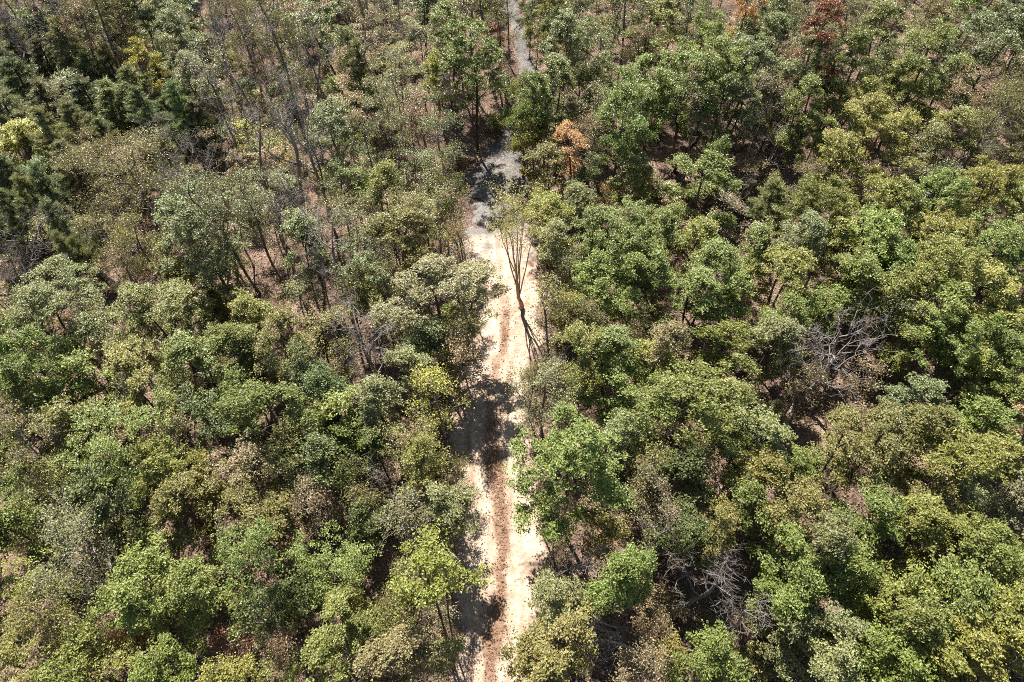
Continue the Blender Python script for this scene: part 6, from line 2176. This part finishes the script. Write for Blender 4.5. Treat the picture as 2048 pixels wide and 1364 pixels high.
place(forked(941), 'forked_dark_tree', None, 'green tree whose black trunk forks low into three limbs', 'tree', 'broadleaf_tree', (0.05, 0.045, 0.042), (0.17, 0.22, 0.055))
place(make_sparse('brown_a', 5.2, 14.5, 951, 7, 0.5), 'leaning_brown_tree', None, 'thin crowned tree on a thick brown trunk above the bare slope', 'tree', 'thin_leaved_tree',
      (0.17, 0.125, 0.09), (0.20, 0.22, 0.10), lean=(-0.10, 0.02))
place(make_sparse('brown_b', 4.2, 13.5, 952, 9, 0.5), 'second_brown_tree', None, 'slimmer brown trunked tree next to the thick brown trunk', 'tree', 'thin_leaved_tree',
      (0.20, 0.15, 0.11), (0.19, 0.22, 0.10), lean=(-0.06, 0.0))


# ------------------------------------------------------------------ felled and fallen wood
def log_mesh(name, L, r, seed):
    rng = np.random.RandomState(seed)
    n = 9
    t = np.linspace(0, 1, n)
    P = np.stack([t * L, 0.12 * np.sin(t * 4 + rng.rand() * 6), 0.05 * np.sin(t * 3 + rng.rand() * 6)], 1)
    sd_ = 9
    th = np.arange(sd_) * 2 * math.pi / sd_
    rr = r * (1 - 0.3 * t) * (1 + 0.06 * rng.normal(size=n))
    V = np.stack([np.repeat(P[:, 0], sd_), (P[:, 1:2] + rr[:, None] * np.cos(th)).ravel(), (P[:, 2:3] + rr[:, None] * np.sin(th)).ravel()], 1)
    F = []
    for i in range(n - 1):
        for k in range(sd_):
            F.append((i * sd_ + k, i * sd_ + (k + 1) % sd_, (i + 1) * sd_ + (k + 1) % sd_, (i + 1) * sd_ + k))
    flat = [v for f_ in F for v in f_] + list(range(sd_))[::-1] + list(range((n - 1) * sd_, n * sd_))
    me = new_mesh(name, V, flat, [4] * len(F) + [sd_, sd_], smooth=True)
    me.materials.append(BARK)
    return me


def lay_log(x, y, L, r, az, seed, color, label, group=None, tilt=0.0):
    o = add('fallen_log', log_mesh('fallen_log', L, r, seed), None, None, (*color, 1))
    o.location = (x, y, float(terrain(x, y)) + r * 0.75 + 0.03)
    o.rotation_euler = (0, tilt, az)
    o['label'] = label; o['category'] = 'log'
    if group:
        o['group'] = group
    return o


lx, ly = SPECIAL['felled_logs']
lay_log(lx - 0.9, ly + 0.25, 2.1, 0.10, R(-28), 1, (0.50, 0.42, 0.34), 'upper of two pale cut logs lying beside the dirt track')
lay_log(lx - 1.3, ly - 0.45, 2.4, 0.085, R(-14), 2, (0.46, 0.38, 0.31), 'lower of two pale cut logs lying beside the dirt track')
sx, sy = SPECIAL['second_brown_tree']
lay_log(sx - 0.8, sy - 1.5, 3.4, 0.08, R(33), 3, (0.42, 0.31, 0.22), 'thin pale log lying on bare slope below the brown trunks')


def fallen_tree(key, L, D, seed, az, tilt, bark, label, name='fallen_tree', dx=0, dy=0):
    p = make_bare('fallen_%d' % seed, D, L, seed, low=0.45)
    x, y = SPECIAL[key] if isinstance(key, str) else key
    root = bpy.data.objects.new(name, None)
    root.location = (x + dx, y + dy, float(terrain(x + dx, y + dy)) + 0.25)
    # the stem lies along azimuth az, raised by tilt
    root.rotation_euler = Vector((math.cos(az) * math.cos(tilt), math.sin(az) * math.cos(tilt), math.sin(tilt))).to_track_quat('Z', 'Y').to_euler()
    COL.objects.link(root)
    add('trunk', p.wood, None, root, (*bark, 1))
    root['label'] = label; root['category'] = 'dead tree'


fallen_tree('fallen_white_birch', 8.0, 2.6, 961, R(150), R(22), (0.62, 0.59, 0.55), 'white barked dead birch toppled over among the pines')
fallen_tree((10.2, 8.8), 6.0, 3.4, 962, R(165), R(14), (0.46, 0.42, 0.39), 'pale dead tree lying on the leaf litter near the cut logs')
fallen_tree((-47.5, 42.0), 8.0, 3.0, 963, R(160), R(16), (0.60, 0.57, 0.54), 'bleached dead tree lying under the pines')
fallen_tree((21.5, 26.0), 6.5, 3.2, 964, R(70), R(10), (0.44, 0.40, 0.37), 'grey dead tree lying near the black leaning trunk')
fallen_tree((31.5, 24.2), 4.5, 1.6, 965, R(25), R(12), (0.52, 0.48, 0.44), 'small pale dead tree propped beneath the black leaning trunk')


# ------------------------------------------------------------------ ground cover nobody could count
def track_distance(x, y):
    """distance outside the graded track, metres"""
    p = np.array(TRACK_PATH); w = np.array(TRACK_L)
    o = np.argsort(p[:, 1])
    cx = np.interp(y, p[o, 1], p[o, 0]); ww = np.interp(y, p[o, 1], w[o])
    d = np.abs(x - cx) - ww
    p = np.array(GRAVEL_PATH); w = np.array(GRAVEL_W)
    o = np.argsort(p[:, 1])
    d2 = np.abs(x - np.interp(y, p[o, 1], p[o, 0])) - np.interp(y, p[o, 1], w[o])
    return np.where(y < 54, d, d2)


def floor_points(n, rng, clear, patch=None):
    y = rng.rand(n) * 118 - 2
    x = (rng.rand(n) * 2 - 1) * (36 + 0.66 * y)
    ok = track_distance(x, y) > clear
    if patch is not None:
        ok &= (vnoise(x * 0.33, y * 0.33, patch) * 0.7 + vnoise(x * 1.1, y * 1.1, patch + 1) * 0.5 + 0.25 * rng.normal(size=n)) > 0.08
    return x[ok], y[ok]


def make_litter():
    rng = np.random.RandomState(71)
    x, y = floor_points(170000, rng, -0.5)
    keep = (track_distance(x, y) > 0) | (rng.rand(len(x)) < 0.12)
    x, y = x[keep], y[keep]
    z = terrain(x, y) + 0.07 + 0.05 * rng.rand(len(x)) + np.where(track_distance(x, y) < 0.4, 0.12, 0)
    c = np.stack([x, y, z], 1)
    nrm = np.array([0, 0, 1.0]) + rng.normal(size=c.shape) * 0.5
    V, F = leaf_quads(c, nrm, 0.10 + 0.12 * rng.rand(len(c)), rng, 0.7)
    tone = np.repeat(rng.rand(len(c)), 2)
    age = np.repeat(np.clip(0.80 + 0.14 * rng.normal(size=len(c)), 0.3, 1), 2)
    me = new_mesh('leaf_litter', V, F.ravel(), np.full(len(F), 3), {'leaf_tone': tone, 'leaf_age': age})
    o = add('leaf_litter', me, LITTER, None, (0.27, 0.185, 0.14, 1))
    o['kind'] = 'stuff'; o['label'] = 'dry brown leaf litter covering the forest floor'; o['category'] = 'leaf litter'


make_litter()


def make_brush():
    rng = np.random.RandomState(72)
    x, y = floor_points(27000, rng, 0.5, 41)
    xe, ye = floor_points(60000, rng, -0.25)          # weeds crowd the verges
    edge = (track_distance(xe, ye) < 1.3) & (ye < 70) & (rng.rand(len(xe)) < 0.75)
    x, y = np.r_[x, xe[edge]], np.r_[y, ye[edge]]
    z = terrain(x, y)
    n = len(x)
    base = np.stack([x, y, z], 1)
    # thin stems
    k = 3
    d = rng.normal(size=(n, k, 3)) * 0.45 + np.array([0, 0, 0.9])
    L = 0.35 + 0.75 * rng.rand(n, k, 1)
    tip = base[:, None] + d * L
    p0 = np.repeat(base, k, axis=0); p1 = tip.reshape(-1, 3)
    V1, F1 = tubes(np.concatenate([p0, p1, np.full((n * k, 1), 0.014), np.full((n * k, 1), 0.007)], 1), 3)
    st = new_mesh('brush_stems', V1, F1.ravel(), np.full(len(F1), 4)); st.materials.append(BARK)
    c = (p1[:, None] + rng.normal(size=(n * k, 5, 3)) * np.array([0.2, 0.2, 0.14])).reshape(-1, 3)
    pid = np.repeat(np.arange(n), k * 5)
    V, F = leaf_quads(c, np.array([0, 0, 0.8]) + rng.normal(size=c.shape) * 0.6, 0.08 + 0.09 * rng.rand(len(c)), rng)
    base_age = 0.2 + 0.65 * rng.rand(n) ** 1.3
    tone = np.repeat(rng.rand(len(c)), 2); age = np.repeat(np.clip(base_age[pid] + rng.normal(0, 0.1, len(c)), 0, 1), 2)
    me = new_mesh('undergrowth', V, F.ravel(), np.full(len(F), 3), {'leaf_tone': tone, 'leaf_age': age})
    o = add('undergrowth', me, LEAF, None, (0.17, 0.19, 0.065, 1))
    o['kind'] = 'stuff'; o['label'] = 'knee high green and tan undergrowth between the trees'; o['category'] = 'undergrowth'
    s = add('stems', st, None, o, (0.20, 0.16, 0.13, 1)); s['kind'] = 'stuff'


make_brush()
